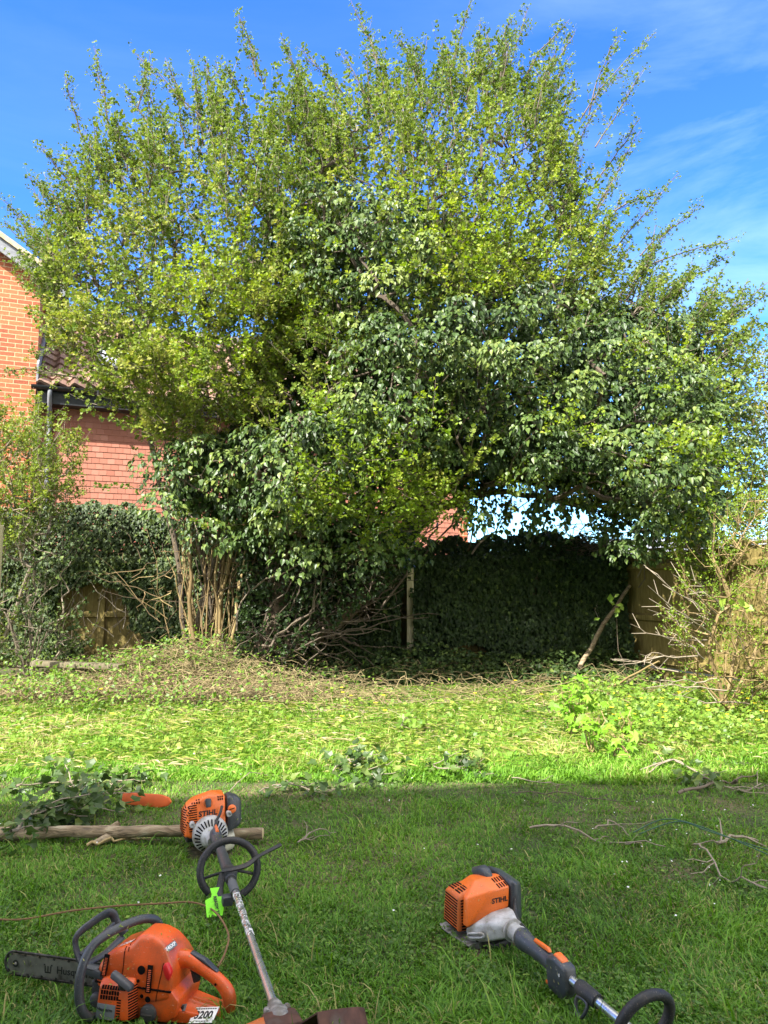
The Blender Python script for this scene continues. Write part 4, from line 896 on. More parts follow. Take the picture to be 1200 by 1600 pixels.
# ---- cut ivy branches lying on the lawn
GRP = {'cut_twig': 'cut twigs on the lawn', 'ivy_cutting': 'cut ivy pieces on the lawn'}
def cutbranch(name, label, cat_, pts, r, seed, side=6, leaves=0, lmat='ivy', lsz=(.04, .07), mat='twig', lift=.03, group=None, var=.7, lvh=.05, sl=.22):
    g = np.random.default_rng(seed); W_ = [gpt(*q) for q in pts]; o = empty(name, W_[0], 0, label, cat_, GRP.get(name))
    P = [np.array([q.x, q.y, float(ground_z(q.x, q.y))+lift+.02*math.sin(i*2)]) for i, q in enumerate(W_)]; P = np.array([list(v) for v in cat([Vector(q) for q in P], 4)]); P[1:-1] += g.normal(0, .006, P[1:-1].shape)
    B = Bag(); B.path(local(P, o), r, r*.5, 6, var)
    tips = []
    for k in range(side):
        i = g.integers(1, len(P)-1); d = nrm((P[i]-P[i-1])[None])[0]; s = np.array([-d[1], d[0], 0])*g.choice([-1, 1]); e = P[i]+d*g.uniform(.05, sl)+s*g.uniform(.03, sl*.7)+np.array([0, 0, g.uniform(0, .05)])
        w_ = wiggle(P[i], e, 5, .02, g); B.path(local(w_, o), r*.6, r*.3, 4, var); tips.append(w_)
    B.build('stem', MAT[mat], o, True)
    if leaves:
        T = np.concatenate(tips+[P]); i = g.integers(0, len(T), leaves); pp = T[i]+g.normal(0, 1, (leaves, 3))*[lvh, lvh, lvh*.7]; pp[:, 2] = np.maximum(pp[:, 2], .02)
        LL = Bag(); LL.leaves(local(pp, o), g.normal(0, 1, pp.shape)*[1, 1, .5], nrm(np.array([-.1, -.4, .8])+g.normal(0, .45, pp.shape)), g.uniform(*lsz, leaves), T_IVY, np.clip(g.normal(.5, .22, leaves), 0, 1)); LL.build('leaves', MAT[lmat], o)
    return o
cutbranch('ivy_cutting', 'leafy heap of cut dark ivy lying across the log at the left', 'ivy cutting', [(15,1338),(55,1310),(95,1292),(125,1268)], .008, 201, 12, 250, lvh=.07, lift=.10, sl=.28)
cutbranch('ivy_cutting', 'ivy sprig with pale stems between the leafy heap and the orange scabbard', 'ivy cutting', [(90,1300),(130,1275),(165,1262),(180,1240)], .005, 202, 7, 60, lvh=.06, lift=.08)
cutbranch('ivy_cutting', 'flat trail of ivy leaves behind the heap, reaching the shadow edge', 'ivy cutting', [(5,1250),(60,1238),(120,1232),(200,1228)], .005, 203, 10, 130, lvh=.06)
cutbranch('ivy_cutting', 'tuft of cut ivy on the shadow edge left of centre', 'ivy cutting', [(520,1218),(540,1200),(560,1212),(590,1222)], .005, 204, 10, 150, lvh=.06, lift=.05)
cutbranch('ivy_cutting', 'broad-leaved ivy trail on the shadow edge right of centre', 'ivy cutting', [(670,1205),(700,1215),(725,1200),(745,1215)], .005, 205, 9, 80, lvh=.06)
cutbranch('ivy_cutting', 'sparse ivy leaves strewn between log end and centre tuft', 'ivy cutting', [(405,1245),(440,1238),(490,1240),(530,1235)], .004, 206, 8, 50, lvh=.05)
cutbranch('ivy_cutting', 'ivy stem with round leaves lying beside the forked twig at the right edge', 'ivy cutting', [(1010,1215),(1050,1200),(1100,1212),(1090,1235)], .005, 207, 6, 46, lvh=.05)
cutbranch('ivy_cutting', 'small green weed tuft standing in the bright cleared strip', 'ivy cutting', [(625,1150),(632,1140),(645,1138),(655,1146)], .004, 208, 9, 70, lvh=.05, lift=.07, lmat='weed')
cutbranch('cut_twig', 'long thin grey twig lying level across the right of the lawn', 'twig', [(828,1305),(880,1308),(940,1318),(1003,1325)], .006, 210, 5)
cutbranch('cut_twig', 'pale forked twig with a bent arch at the right edge below the shadow line', 'twig', [(1000,1210),(1050,1198),(1110,1225),(1160,1240),(1190,1238)], .006, 211, 6)
cutbranch('cut_twig', 'stubby brown forked stick under the arched twig at the right edge', 'twig', [(1060,1245),(1100,1238),(1130,1225),(1150,1228)], .010, 212, 4, var=.4)
cutbranch('cut_twig', 'short pale twig nearest the right edge above the wire', 'twig', [(1120,1328),(1150,1322),(1185,1320)], .008, 213, 2)
cutbranch('cut_twig', 'branching dry twig in the lower right of the lawn', 'twig', [(1085,1330),(1110,1352),(1125,1372),(1160,1385),(1200,1395)], .005, 214, 7)
cutbranch('cut_twig', 'small forked twig between the two trimmers engines', 'twig', [(465,1325),(490,1312),(525,1304)], .004, 215, 4)
cutbranch('cut_twig', 'pale peeled twig lying just below the log', 'twig', [(135,1333),(170,1330),(205,1318)], .007, 216, 3, mat='gold_stem', var=.9)
cutbranch('cut_twig', 'thin curved bramble runner behind the log end', 'twig', [(352,1252),(390,1222),(430,1216),(470,1235)], .003, 217, 0)
cutbranch('cut_twig', 'pale twig lying near the leaves just right of centre', 'twig', [(800,1222),(840,1232),(875,1228)], .004, 218, 2)
cutbranch('cut_twig', 'short twig in the grass right of the trimmer with the angular engine', 'twig', [(930,1305),(960,1300),(985,1312)], .004, 219, 1)
cutbranch('cut_twig', 'dark wiry bramble stretched low over the grass just below the shadow line', 'twig', [(800,1246),(870,1250),(960,1252),(1040,1247)], .0035, 220, 3, var=.1)
for k in range(2):
    W_ = [gpt(*q) for q in (((990,1318),(1040,1314),(1100,1328),(1210,1358)), ((1000,1320),(1060,1318),(1110,1335),(1210,1350)))[k]]
    o = empty('green_wire', W_[0], 0, ['dark green garden wire arching over the grass at the right, upper strand', 'dark green garden wire over the grass at the right, lower strand'][k], 'wire')
    P = [Vector((q.x, q.y, .05+.05*(i in (1, 2)))) for i, q in enumerate(W_)]; tube('wire_strand', [p-Vector(o.location) for p in P], .0028, noisemat('green_wire%d' % k, [(.3, (.01,.05,.03)), (.7, (.02,.08,.045))], 5, .4, 0), o, n=6)

# ---- the log
a = gpt(-60, 1322); b = gpt(410, 1316); a.z = .045; b.z = .04
lg = empty('cut_log', a, 0, 'long straight brown log lying on the grass at the left', 'log'); pts = wiggle(a, b, 16, .02, g5)
mb_ = tube('bark', [Vector(q) for q in local(pts, lg)], [.029-.004*i/16+g5.normal(0, .0012) for i, _ in enumerate(pts)], MAT['log_bark'], lg, 18); d = nrm((b-a)[None] if False else np.array([list((b-a).normalized())]))[0]
lathe('cut_end', [(0, .0245), (.003, .022)], MAT['cut_wood'], lg, 16, Matrix.Translation(b-a) @ Vector((1,0,0)).rotation_difference(Vector(d)).to_matrix().to_4x4())
for t, l, an in ((.50, .10, -1), (.47, .07, 1)):
    c = np.array(a)+(np.array(b)-np.array(a))*t; B = Bag(); e = c+np.array([.06*an, -.10*l/.1 if an < 0 else .02, .05 if an > 0 else -.01]); B.path(local([c, e], lg), .024, .012, 8, .5); B.build('side_stub', MAT['log_bark'], lg, True)
# orange bar scabbard
def ns(name, c, rough=.4, spec=.5, bump=.03, sc=25, var=.25, metal=0, dirt=None):
    lo = tuple(v*(1-var) for v in c); return noisemat(name, ([(.30, dirt), (.48, lo)] if dirt else [(.3, lo)])+[(.7, c)], sc, rough, bump, spec=spec, metal=metal, bdist=.002, rvar=.1)
ORANGE = ns('orange_plastic', (.78,.155,.018), .38, .5, .04, 14, .12); ORANGE_D = ns('dirty_orange_plastic', (.70,.15,.025), .5, .4, .05, 9, .25, dirt=(.30,.10,.03))
SAW = ns('saw_orange', (.74,.105,.012), .34, .5, .04, 11, .18, dirt=(.36,.07,.015)); SCAB = ns('scabbard_orange', (.62,.12,.03), .55, .3, .05, 14, .2)
BLACK = ns('black_rubber', (.022,.024,.027), .55, .35, .1, 60, .4); CHAR = ns('charcoal_plastic', (.045,.052,.062), .42, .45, .05, 30, .3); SLOT = ns('slot_black', (.006,.005,.005), .9, .1, 0)
SILV = ns('cast_alloy', (.50,.50,.49), .5, .5, .12, 25, .3, .0, dirt=(.20,.18,.14)); ALU = ns('aluminium_tube', (.62,.63,.64), .28, .5, .04, 20, .25, .85)
CREAM = ns('cream_tank', (.50,.49,.38), .4, .4, .03, 8, .15); NEON = ns('neon_green', (.22,.80,.015), .5, .4, 0, 8, .05); WHITE = ns('label_white', (.80,.80,.78), .5, .4, 0, 20, .06); RUST = ns('rusty_guard', (.13,.06,.04), .7, .3, .3, 14, .5, dirt=(.09,.07,.055))
DIRTM = ns('dirty_alloy', (.36,.34,.31), .6, .3, .3, 40, .5, .3, dirt=(.13,.11,.08)); INK = ns('black_ink', (.012,.012,.014), .5, .4, 0); RED = ns('red_plastic', (.65,.02,.02), .4, .4, 0); GREYP = ns('grey_badge', (.16,.18,.18), .4, .5, 0)
a = gpt(192, 1262); b = gpt(264, 1268); o = empty('chainsaw_scabbard', ((a.x+b.x)/2, (a.y+b.y)/2, .03), math.atan2(b.y-a.y, b.x-a.x), 'flat orange plastic chainsaw bar scabbard lying behind the log', 'scabbard'); ln = (b-a).length/2+.01
prism('sleeve', [(-ln,-.030),(ln-.07,-.034),(ln-.02,-.022),(ln,0),(ln-.02,.022),(ln-.07,.034),(-ln,.030)], 0, .02, SCAB, o, .006, M=Matrix.Translation((0, 0, .02)) @ Matrix.Rotation(R(-14), 4, 'X'))
# brown starter cord / rope
W_ = [gpt(*q) for q in ((-30,1455),(30,1458),(110,1444),(180,1436),(250,1432),(300,1430),(335,1445),(356,1480),(352,1510),(340,1535))]
o = empty('brown_cord', W_[0], 0, 'thin brown cord looping over the grass behind the chainsaw', 'cord'); tube('cord_strand', [Vector((q.x, q.y, .045))-Vector((W_[0].x, W_[0].y, 0)) for q in W_], .0034, ns('cord', (.20,.12,.06), .8, .2, .1, 60, .3), o, n=6)

# ================================================================== TOOLS
def slots(name, M, cols, rows, w, h, px, py, parent, skewx=0, mat=None, depth=.004, on=True):
    """grid of dark cooling slots let into a casing (M: face frame, x right, y up)"""
    bm = bmesh.new(); n = (M.to_3x3() @ Vector((0, 0, 1))).normalized(); b = bvh(parent) if on and parent.type == 'MESH' else None
    for i in range(cols):
        for j in range(rows):
            x = (i-(cols-1)/2)*px+skewx*j; y = (j-(rows-1)/2)*py; k = max(1, int(round(w/.012))) if b else 1
            for q in range(k):
                xc = x-w/2+(q+.5)*w/k; p = M @ Vector((xc, y, 0)); Mx = M.copy(); Mx.translation = p
                if b:
                    h_ = b.ray_cast(p+n*.06, -n, .12)
                    if h_[0] is None or h_[1].dot(n) < .35: continue
                    r_ = (M.to_3x3() @ Vector((1, 0, 0))); nn = h_[1]; Mx = frame(h_[0], r_-nn*r_.dot(nn), nn.cross(r_))
                bm_box(bm, (0, 0, 0), (w/k*1.04, h, .0030 if b else depth), Mx)
    return finish(name, bm, mat or SLOT, parent)
def ribs(name, M, n, w, h, p, parent, mat, depth=.01):
    bm = bmesh.new()
    for j in range(n): bm_box(bm, (0, (j-(n-1)/2)*p, 0), (w, h, depth), None, h*.3, 1)
    return finish(name, bm, mat, parent, M=M)

def dirty(m, amount=.5, col=(.10,.075,.04), scale=7):
    """grime, dust and fine scratches worked into a moulded casing"""
    nt = m.node_tree; L = nt.links.new; bs = nt.nodes['Principled BSDF']; src = bs.inputs['Base Color'].links[0].from_socket
    tc = nt.nodes.new('ShaderNodeTexCoord'); n1 = nt.nodes.new('ShaderNodeTexNoise'); n1.inputs['Scale'].default_value = scale; n1.inputs['Detail'].default_value = 10; n1.inputs['Roughness'].default_value = .72
    r1 = ramp(nt, [(.50, (0,0,0)), (.68, (1,1,1))]); L(tc.outputs['Object'], n1.inputs['Vector']); L(n1.outputs['Fac'], r1.inputs[0])
    n2 = nt.nodes.new('ShaderNodeTexNoise'); n2.inputs['Scale'].default_value = 260; n2.inputs['Detail'].default_value = 3; r2 = ramp(nt, [(.60, (0,0,0)), (.70, (1,1,1))]); L(tc.outputs['Object'], n2.inputs['Vector']); L(n2.outputs['Fac'], r2.inputs[0])
    mp = nt.nodes.new('ShaderNodeMapping'); mp.inputs['Scale'].default_value = (1, 9, 3); mp.inputs['Rotation'].default_value = (.4, .7, .3); n3 = nt.nodes.new('ShaderNodeTexNoise'); n3.inputs['Scale'].default_value = 60; n3.inputs['Detail'].default_value = 4; r3 = ramp(nt, [(.66, (0,0,0)), (.72, (1,1,1))]); L(tc.outputs['Object'], mp.inputs[0]); L(mp.outputs[0], n3.inputs['Vector']); L(n3.outputs['Fac'], r3.inputs[0])
    ma = nt.nodes.new('ShaderNodeMath'); ma.operation = 'MULTIPLY'; ma.inputs[1].default_value = amount; L(r1.outputs[0], ma.inputs[0])
    mb = nt.nodes.new('ShaderNodeMath'); mb.operation = 'MULTIPLY'; mb.inputs[1].default_value = .55; L(r2.outputs[0], mb.inputs[0])
    mc = nt.nodes.new('ShaderNodeMath'); mc.operation = 'MAXIMUM'; L(ma.outputs[0], mc.inputs[0]); L(mb.outputs[0], mc.inputs[1])
    mx = nt.nodes.new('ShaderNodeMix'); mx.data_type = 'RGBA'; L(mc.outputs[0], mx.inputs[0]); L(src, mx.inputs[6]); mx.inputs[7].default_value = (*col, 1)
    my = nt.nodes.new('ShaderNodeMix'); my.data_type = 'RGBA'; md = nt.nodes.new('ShaderNodeMath'); md.operation = 'MULTIPLY'; md.inputs[1].default_value = .35; L(r3.outputs[0], md.inputs[0]); L(md.outputs[0], my.inputs[0]); L(mx.outputs[2], my.inputs[6]); my.inputs[7].default_value = (.75, .62, .5, 1)
    L(my.outputs[2], bs.inputs['Base Color'])
for m_, a_ in ((ORANGE, .35), (ORANGE_D, .6), (SAW, .45), (SILV, .6), (CREAM, .4), (NEON, .08), (ALU, .25)): dirty(m_, a_)
for m_ in (CHAR, BLACK): dirty(m_, .35, (.12,.10,.075))
# ---------------- trimmer 1: engine standing by the log, shaft pointing to the viewer
SC1 = .92
e1 = gpt(333, 1342); g1_ = gpt(437, 1642)
d1 = (g1_-e1); L1 = d1.length/SC1
t1 = empty('brush_cutter', (e1.x, e1.y, 0), math.atan2(d1.y, d1.x), 'petrol strimmer with neon green tag and sticker-worn shaft, engine beside the log', 'brush cutter')
t1.scale = (SC1,)*3
H1 = .135; OF = .195
# cowling
cow = hull('engine_cover', [(-.05,-.115,.085),(-.05,.065,.125),(-.09,-.115,.235),(-.10,.065,.265),(-.20,-.10,.245),(-.22,.065,.265),(-.23,-.12,.08),(-.22,.065,.08),(-.06,-.135,.10),(-.12,-.14,.21),(-.19,-.14,.20),(-.20,-.145,.09),(-.155,-.0,.285),(-.10,-.02,.272)], ORANGE, t1, .014, 3)
up1 = Vector((-.045, 0, .14)).normalized()
Mf = frame((-.062, 0, .185), (0, 1, 0), up1)
nrm1 = (Matrix(Mf).to_3x3() @ Vector((0, 0, 1)))
def onf(dy, dz, off=0): return frame(Vector((-.062, dy, .185))+up1*dz+nrm1*off, (0, 1, .06), up1)
conform(text('brand_lettering', 'STIHL', .034, INK, cow, onf(-.022, .012), .0006, .12, .0012, 1.05), onf(-.022, .012), cow)
lathe('filler_recess', [(0, .022), (.004, .020)], ORANGE_D, cow, 24, onf(-.022, .060, .012) @ Matrix.Rotation(R(-90), 4, 'Y'))
hull('starter_grip', [(x, y, z) for x in (-.011, .011) for y in (-.022, .018) for z in (0, .014)]+[(-.015, .013, .012), (.015, .013, .012)], CHAR, cow, .006, 3, M=onf(-.022, .060, .015))
#ribs('cooling_fins', frame((-.098, -.1285, .165), (.55, .45, -.02), (-.12, 0, .16)), 13, .082, .0052, .0105, cow, ORANGE, .022)
slots('cooling_slots', frame((-.12, -.13, .165), (1, 0, 0), (0, .05, 1)), 1, 12, .110, .0045, .01, .0105, cow)
slots('cooling_slots', onf(-.080, .078), 4, 3, .006, .010, .011, .013, cow)
slots('cooling_slots', onf(-.092, -.005), 1, 12, .040, .0045, .011, .0105, cow, depth=.006)
slots('cooling_slots', onf(.040, .078), 3, 2, .006, .009, .010, .012, cow)
# air filter cover on the right
af = hull('air_filter_cover', [(-.06,.072,.10),(-.09,.072,.262),(-.20,.072,.265),(-.21,.072,.10),(-.07,.145,.13),(-.095,.145,.24),(-.19,.145,.24),(-.19,.145,.12),(-.06,.11,.10),(-.09,.11,.262)], CHAR, t1, .014, 3)
lathe('knob', [(0, .021), (.012, .020), (.016, .014)], ORANGE, af, 18, frame((-.068, .095, .205), (0, 1, 0), up1) @ Matrix.Rotation(R(-90), 4, 'Y'))
box('knob_slot', (0, 0, .018), (.026, .004, .004), SLOT, af, 0, M=frame((-.068, .095, .205), (0, 1, .25), up1))
# clutch housing
ch = lathe('clutch_housing', [(-.14, .055), (-.06, .084), (-.035, .086), (-.018, .080), (.016, .052), (.055, .032), (.085, .026)], SILV, t1, 40, Matrix.Translation((0, -.012, H1-.03)))
bm = bmesh.new()
for k in range(22):
    a = R(-110+k*13.5); M = Matrix.Translation((.002, -.012, H1-.03)) @ Matrix.Rotation(a, 4, 'X') @ Matrix.Translation((0, 0, .0640)) @ Matrix.Rotation(R(43), 4, 'Y')
    bm_box(bm, (0, 0, 0), (.034, .0058, .006), M)
finish('cooling_slots', bm, SLOT, ch)
for dy, dz in ((-.098, .02), (.078, .055)): lathe('screw_boss', [(-.03, .013), (.0, .013), (.001, .007), (-.004, .006)], SILV, ch, 16, Matrix.Translation((-.035, dy, H1+dz)))
hull('fuel_tank', [(-.20,.0,.01),(-.20,.11,.015),(-.04,.02,.0),(-.05,.11,.02),(-.03,.06,.02),(-.20,-.02,.09),(-.20,.115,.10),(-.05,.11,.09),(-.04,.03,.07)], CREAM, t1, .016, 3)
hull('muffler_guard', [(-.22,-.13,.05),(-.22,.02,.05),(-.08,-.12,.06),(-.10,.02,.06),(-.22,-.13,.10),(-.08,-.12,.10),(-.22,.02,.10),(-.1,.02,.10)], BLACK, t1, .01, 2)
# throttle grip
def shp(s, z=0): return Vector((s, 0, H1+(0.075-H1)*s/L1+z))
tube('throttle_grip', [shp(.05), shp(.09), shp(.14), shp(.19), shp(.215)], [.026, .030, .026, .025, .028], CHAR, t1, 16, smooth=5)
hull('throttle_housing', [tuple(shp(s, z)+Vector((0, y, 0))) for s, y, z in ((.04,-.022,0),(.04,.022,0),(.05,0,.045),(.10,.02,.035),(.10,-.02,.035),(.15,0,.022),(.15,-.018,0),(.15,.018,0))], CHAR, t1, .008, 2)
hull('switch', [tuple(shp(s, z)+Vector((0, y, 0))) for s, y, z in ((.065,-.008,.036),(.065,.010,.036),(.12,.012,.026),(.12,-.008,.026),(.07,0,.052),(.118,.004,.046))], ORANGE, t1, .003, 2)
tube('throttle_cable', [(-.06, .045, .225), (-.02, .03, .20), (.03, .008, .185), (.07, -.002, .165)], .0065, BLACK, t1, 10)
tube('shaft', [shp(.0), shp(L1-.03)], .0135, ALU, t1, 20, smooth=0)
tube('clamp_sleeve', [shp(.27), shp(.29+OF), shp(.40+OF)], [.022, .024, .022], CHAR, t1, 16, smooth=3)
tube('foam_sleeve', [shp(.43+OF), shp(.52+OF)], .0185, ns('sleeve_grey', (.10,.105,.11), .6, .3, .1), t1, 16, smooth=0)
# stickers worn off the tube
bm = bmesh.new(); gS = random.Random(4)
for k in range(120):
    s = gS.uniform(.54, .88)+OF; a = gS.uniform(-1.3, 1.3); r_ = .0139; c = shp(s); M = Matrix.Translation(c) @ Matrix.Rotation(a, 4, 'X') @ Matrix.Translation((0, 0, r_)) @ Matrix.Rotation(gS.uniform(0, 3), 4, 'Z')
    bm_box(bm, (0, 0, 0), (gS.uniform(.004, .012), gS.uniform(.002, .004), .0006), M)
finish('sticker_remains', bm, WHITE, t1)
bm = bmesh.new()
for k in range(60):
    s = gS.uniform(.55, .86)+OF; a = gS.uniform(-1.2, 1.2); c = shp(s); M = Matrix.Translation(c) @ Matrix.Rotation(a, 4, 'X') @ Matrix.Translation((0, 0, .0144)) @ Matrix.Rotation(gS.uniform(0, 3), 4, 'Z')
    bm_box(bm, (0, 0, 0), (gS.uniform(.004, .010), gS.uniform(.0012, .002), .0006), M)
finish('sticker_remains', bm, GREYP, t1)
# loop handle
lc = shp(.335+OF, .015); 
lp = [lc+Vector((-.015*math.sin(a)*0-.10*math.sin(a)*.35, .118*math.cos(a), .105*math.sin(a)+.004)) for a in [R(v) for v in (-128,-110,-80,-48,-20,10,45,80,115,150,180,205,226)]]
tube('loop_handle', lp, .0145, BLACK, t1, 14, smooth=5, bump=.06)
tube('handle_yoke', [lc+Vector((0, -.105, -.02)), lc+Vector((.01, -.03, -.002)), lc+Vector((.01, .03, -.002)), lc+Vector((0, .112, -.03))], .006, BLACK, t1, 8)
hull('handle_clamp', [tuple(lc+Vector(v)) for v in ((-.03,-.026,-.03),(-.03,.026,-.03),(.045,-.026,-.03),(.045,.026,-.03),(-.03,-.02,.014),(-.03,.02,.014),(.045,-.03,.016),(.045,.03,.016))], CHAR, t1, .006, 2)
tube('barrier_bar', [lc+Vector((.03, -.035, .012)), lc+Vector((.035, .06, .022)), lc+Vector((.01, .12, .045)), lc+Vector((-.01, .22, .075))], [.012, .013, .009, .010], BLACK, t1, 8, smooth=4, flat=(.7, 1.3))
tube('harness_strut', [lc+Vector((.03, -.03, 0)), lc+Vector((.06, -.045, -.045)), lc+Vector((.10, -.05, -.075))], .011, BLACK, t1, 8, flat=(.7, 1.4))
box('harness_clamp', (.505+OF, -.03, H1-.055), (.045, .04, .035), CHAR, t1, .006)
# neon tag
Mt = frame(tuple(shp(.475+OF, -.045)+Vector((0, -.072, 0))), (.05, 1, .02), (-.62, -.0, .62))
nt_ = prism('warning_tag', [(-.034,-.052),(.026,-.052),(.040,.012),(.032,.020),(.012,.022),(.008,.034),(.020,.058),(-.018,.058),(-.012,.034),(-.016,.022),(-.038,.014)], 0, .002, NEON, t1, M=Mt @ Matrix.Rotation(R(-90), 4, 'X'))
text('tag_lettering', 'READY TO', .0165, INK, nt_, Mt @ Matrix.Translation((.004, -.016, .004)) @ Matrix.Rotation(R(-82), 4, 'Z'), .0003, 0, .0006)
# gearbox and guard
gx_ = lathe('gearbox', [(-.05, .019), (-.03, .024), (0, .026), (.015, .034), (.055, .036), (.07, .028)], DIRTM, t1, 18, Matrix.Translation(shp(L1-.045)))
for dy in (-.03, .03): lathe('clamp_bolt', [(0, .010), (.018, .010), (.02, .006)], DIRTM, gx_, 10, Matrix.Translation(shp(L1-.04)+Vector((-.01, dy, .012))))
gd = t1
bm = bmesh.new(); ang = [R(v) for v in np.linspace(-62, 78, 26)]; rin, rt_ = .03, .235; ctr_ = shp(L1+.03, .0)
def gp(a, r, z): return ctr_+Vector((-.05*0+r*.62*math.cos(a)*.9-.02 if False else r*math.sin(-a)*0 - .055+.30*0 + r*math.cos(a)*.0, 0, z))
# fan shaped guard spread to the right (+y) of the gearbox
ring = []
for i, a in enumerate([R(v) for v in np.linspace(18, 150, 24)]):
    r = .235+.02*math.sin(a*2); ex, ey = math.cos(a), math.sin(a)
    top_in = ctr_+Vector((.02+.025*ex, .03*ey, .026)); top_out = ctr_+Vector((.02+r*ex*.55, r*ey, .040)); lip = ctr_+Vector((.02+r*ex*.57, r*ey*1.02, -.035))
    ring.append([bm.verts.new(p) for p in (top_in, top_out, lip, lip+Vector((-.004*ex, -.004*ey, 0)), top_out+Vector((-.006*ex, -.006*ey, -.004)), top_in+Vector((0, 0, -.004)))])
for A_, B_ in zip(ring, ring[1:]):
    for k in range(6): bm.faces.new((A_[k], A_[(k+1) % 6], B_[(k+1) % 6], B_[k]))
bm.faces.new(ring[0]); bm.faces.new(ring[-1][::-1])
gd = finish('guard', bm, RUST, t1)
gd.data.transform(Matrix.Translation(ctr_) @ Matrix.Translation((0,0,-.045)) @ Matrix.Rotation(R(-38), 4, 'Y') @ Matrix.Translation(-ctr_))
hull('guard_mount', [tuple(ctr_+Vector(v)) for v in ((-.045,-.055,.0),(-.045,.05,.0),(.05,-.06,.0),(.05,.06,.0),(-.045,-.05,.03),(-.045,.045,.03),(.04,-.05,.034),(.04,.05,.034))], RUST, gd, .006, 2)
hull('orange_bracket', [tuple(ctr_+Vector(v)) for v in ((-.02,-.13,.01),(.0,-.13,.01),(-.03,-.04,.012),(.02,-.04,.012),(-.03,-.04,.03),(.02,-.04,.03),(-.01,-.13,.02))], ORANGE_D, t1, .004, 2)

# ---------------- trimmer 2: angular engine on the right
e2 = gpt(788, 1492); g2_ = gpt(990, 1662)
d2 = (g2_-e2); az2 = math.atan2(d2.y, d2.x)
t2 = empty('brush_cutter', (e2.x, e2.y, 0), az2, 'petrol strimmer with boxy louvred orange engine and long black grip on the right', 'brush cutter')
t2.scale = (.86,)*3
H2 = .115; L2 = 1.15
def sh2(s, y=0, z=0): return Vector((s, y, H2+(.075-H2)*min(s, L2)/L2+z))
cow = hull('engine_cover', [(-.235,-.115,.075),(-.235,.055,.075),(-.075,-.115,.085),(-.05,.055,.145),(-.10,-.085,.10),(-.235,-.105,.175),(-.225,.055,.215),(-.10,-.108,.185),(-.05,.06,.225),(-.055,-.02,.215),(-.055,-.02,.13),(-.14,-.045,.232),(-.13,.06,.245),(-.21,-.03,.225)], ORANGE, t2, .012, 3)
# louvred rear-left block
lb = hull('louvre_block', [(-.245,-.135,.055),(-.115,-.135,.055),(-.245,-.02,.055),(-.115,-.06,.055),(-.240,-.128,.185),(-.120,-.128,.185),(-.235,-.03,.205),(-.13,-.06,.21)], ORANGE_D, t2, .010, 3)
slots('louvres', frame((-.1805, -.1335, .115), (1, 0, 0), (0, .035, .60)), 1, 11, .100, .0048, .01, .0105, lb, depth=.008)
slots('louvres', frame((-.1165, -.098, .118), (0, 1, .02), (-.02, 0, .60)), 1, 11, .044, .0048, .01, .0105, lb, depth=.008)
slots('louvres', frame((-.185, -.095, .1985), (1, 0, 0), (0, 1, .16)), 2, 4, .040, .006, .050, .012, lb, depth=.008)
slots('cooling_slots', frame((-.085, .035, .2385), (1, .0, -.12), (0, 1, .08)), 2, 4, .026, .005, .035, .011, cow, depth=.010)
conform(text('brand_lettering', 'STIHL', .026, INK, cow, frame((-.0515, .015, .178), (0, 1, .06), (0, 0, 1)), .0006, .1, .0008, 1.05), frame((-.0515, .015, .178), (0, 1, .06), (0, 0, 1)), cow)
hull('spark_plug_cap', [(-.235,-.01,.215),(-.235,.045,.218),(-.19,.0,.262),(-.195,.04,.262),(-.13,.005,.235),(-.12,.035,.238),(-.16,.0,.262),(-.16,.035,.262),(-.245,.0,.24),(-.245,.035,.24)], CHAR, t2, .009, 3)
af = hull('air_filter_cover', [(-.235,.065,.05),(-.235,.065,.245),(-.05,.065,.245),(-.045,.065,.09),(-.04,.09,.235),(-.035,.09,.10),(-.21,.13,.225),(-.08,.135,.215),(-.21,.13,.08),(-.08,.135,.07)], CHAR, t2, .012, 3)
ch = hull('clutch_housing', [(-.09,-.115,.03),(-.10,-.115,.085),(-.08,.075,.03),(-.055,.075,.15),(-.055,-.02,.14),(.055,-.032,H2-.03),(.055,.032,H2-.03),(.055,-.03,H2+.028),(.055,.03,H2+.028),(-.02,-.075,.05),(-.02,.06,.05)], SILV, t2, .010, 3)
lathe('clamp_ring', [(.052, .036), (.060, .041), (.068, .041), (.070, .031), (.105, .029), (.108, .033), (.116, .033), (.118, .02)], SILV, t2, 24, Matrix.Translation((0, 0, H2)))
tube('recoil_slot', [(-.065,-.112,.070), (-.02,-.085,.083), (-.018,-.083,.070), (-.065,-.110,.055), (-.075,-.114,.062)], .005, SILV, ch, 8, closed=True)
slots('housing_slots', frame((-.045, -.0985, .045), (.9, .5, 0), (0, 0, 1)), 1, 3, .010, .006, .01, .011, ch)
hull('fuel_tank', [(-.255,-.13,.012),(-.06,-.11,.005),(-.24,.08,.01),(-.06,.07,.005),(-.265,-.14,.034),(-.06,-.125,.03),(-.25,.09,.05),(-.05,.08,.05),(-.09,-.13,.03),(-.23,-.15,.03)], DIRTM, t2, .012, 3)
hull('under_tray', [(-.17,-.09,.045),(.0,-.05,.045),(-.2,.07,.045),(-.02,.06,.045),(-.17,-.09,.0),(.0,-.04,.01),(-.17,.06,.0),(-.02,.05,.0)], BLACK, t2, .008, 2)
tube('throttle_cable', [(-.05,.085,.19), (-.03,.07,.15), (.02,.045,.135), (.08,.032,.130), (.13,.02,.135)], .0075, BLACK, t2, 10)
tube('shaft', [sh2(.05), sh2(L2)], .0140, ALU, t2, 24, smooth=0)
tube('rear_grip', [sh2(.125), sh2(.15), sh2(.20), sh2(.27), sh2(.34)], [.037, .036, .028, .026, .030], CHAR, t2, 18, smooth=5, flat=(1.05, .9))
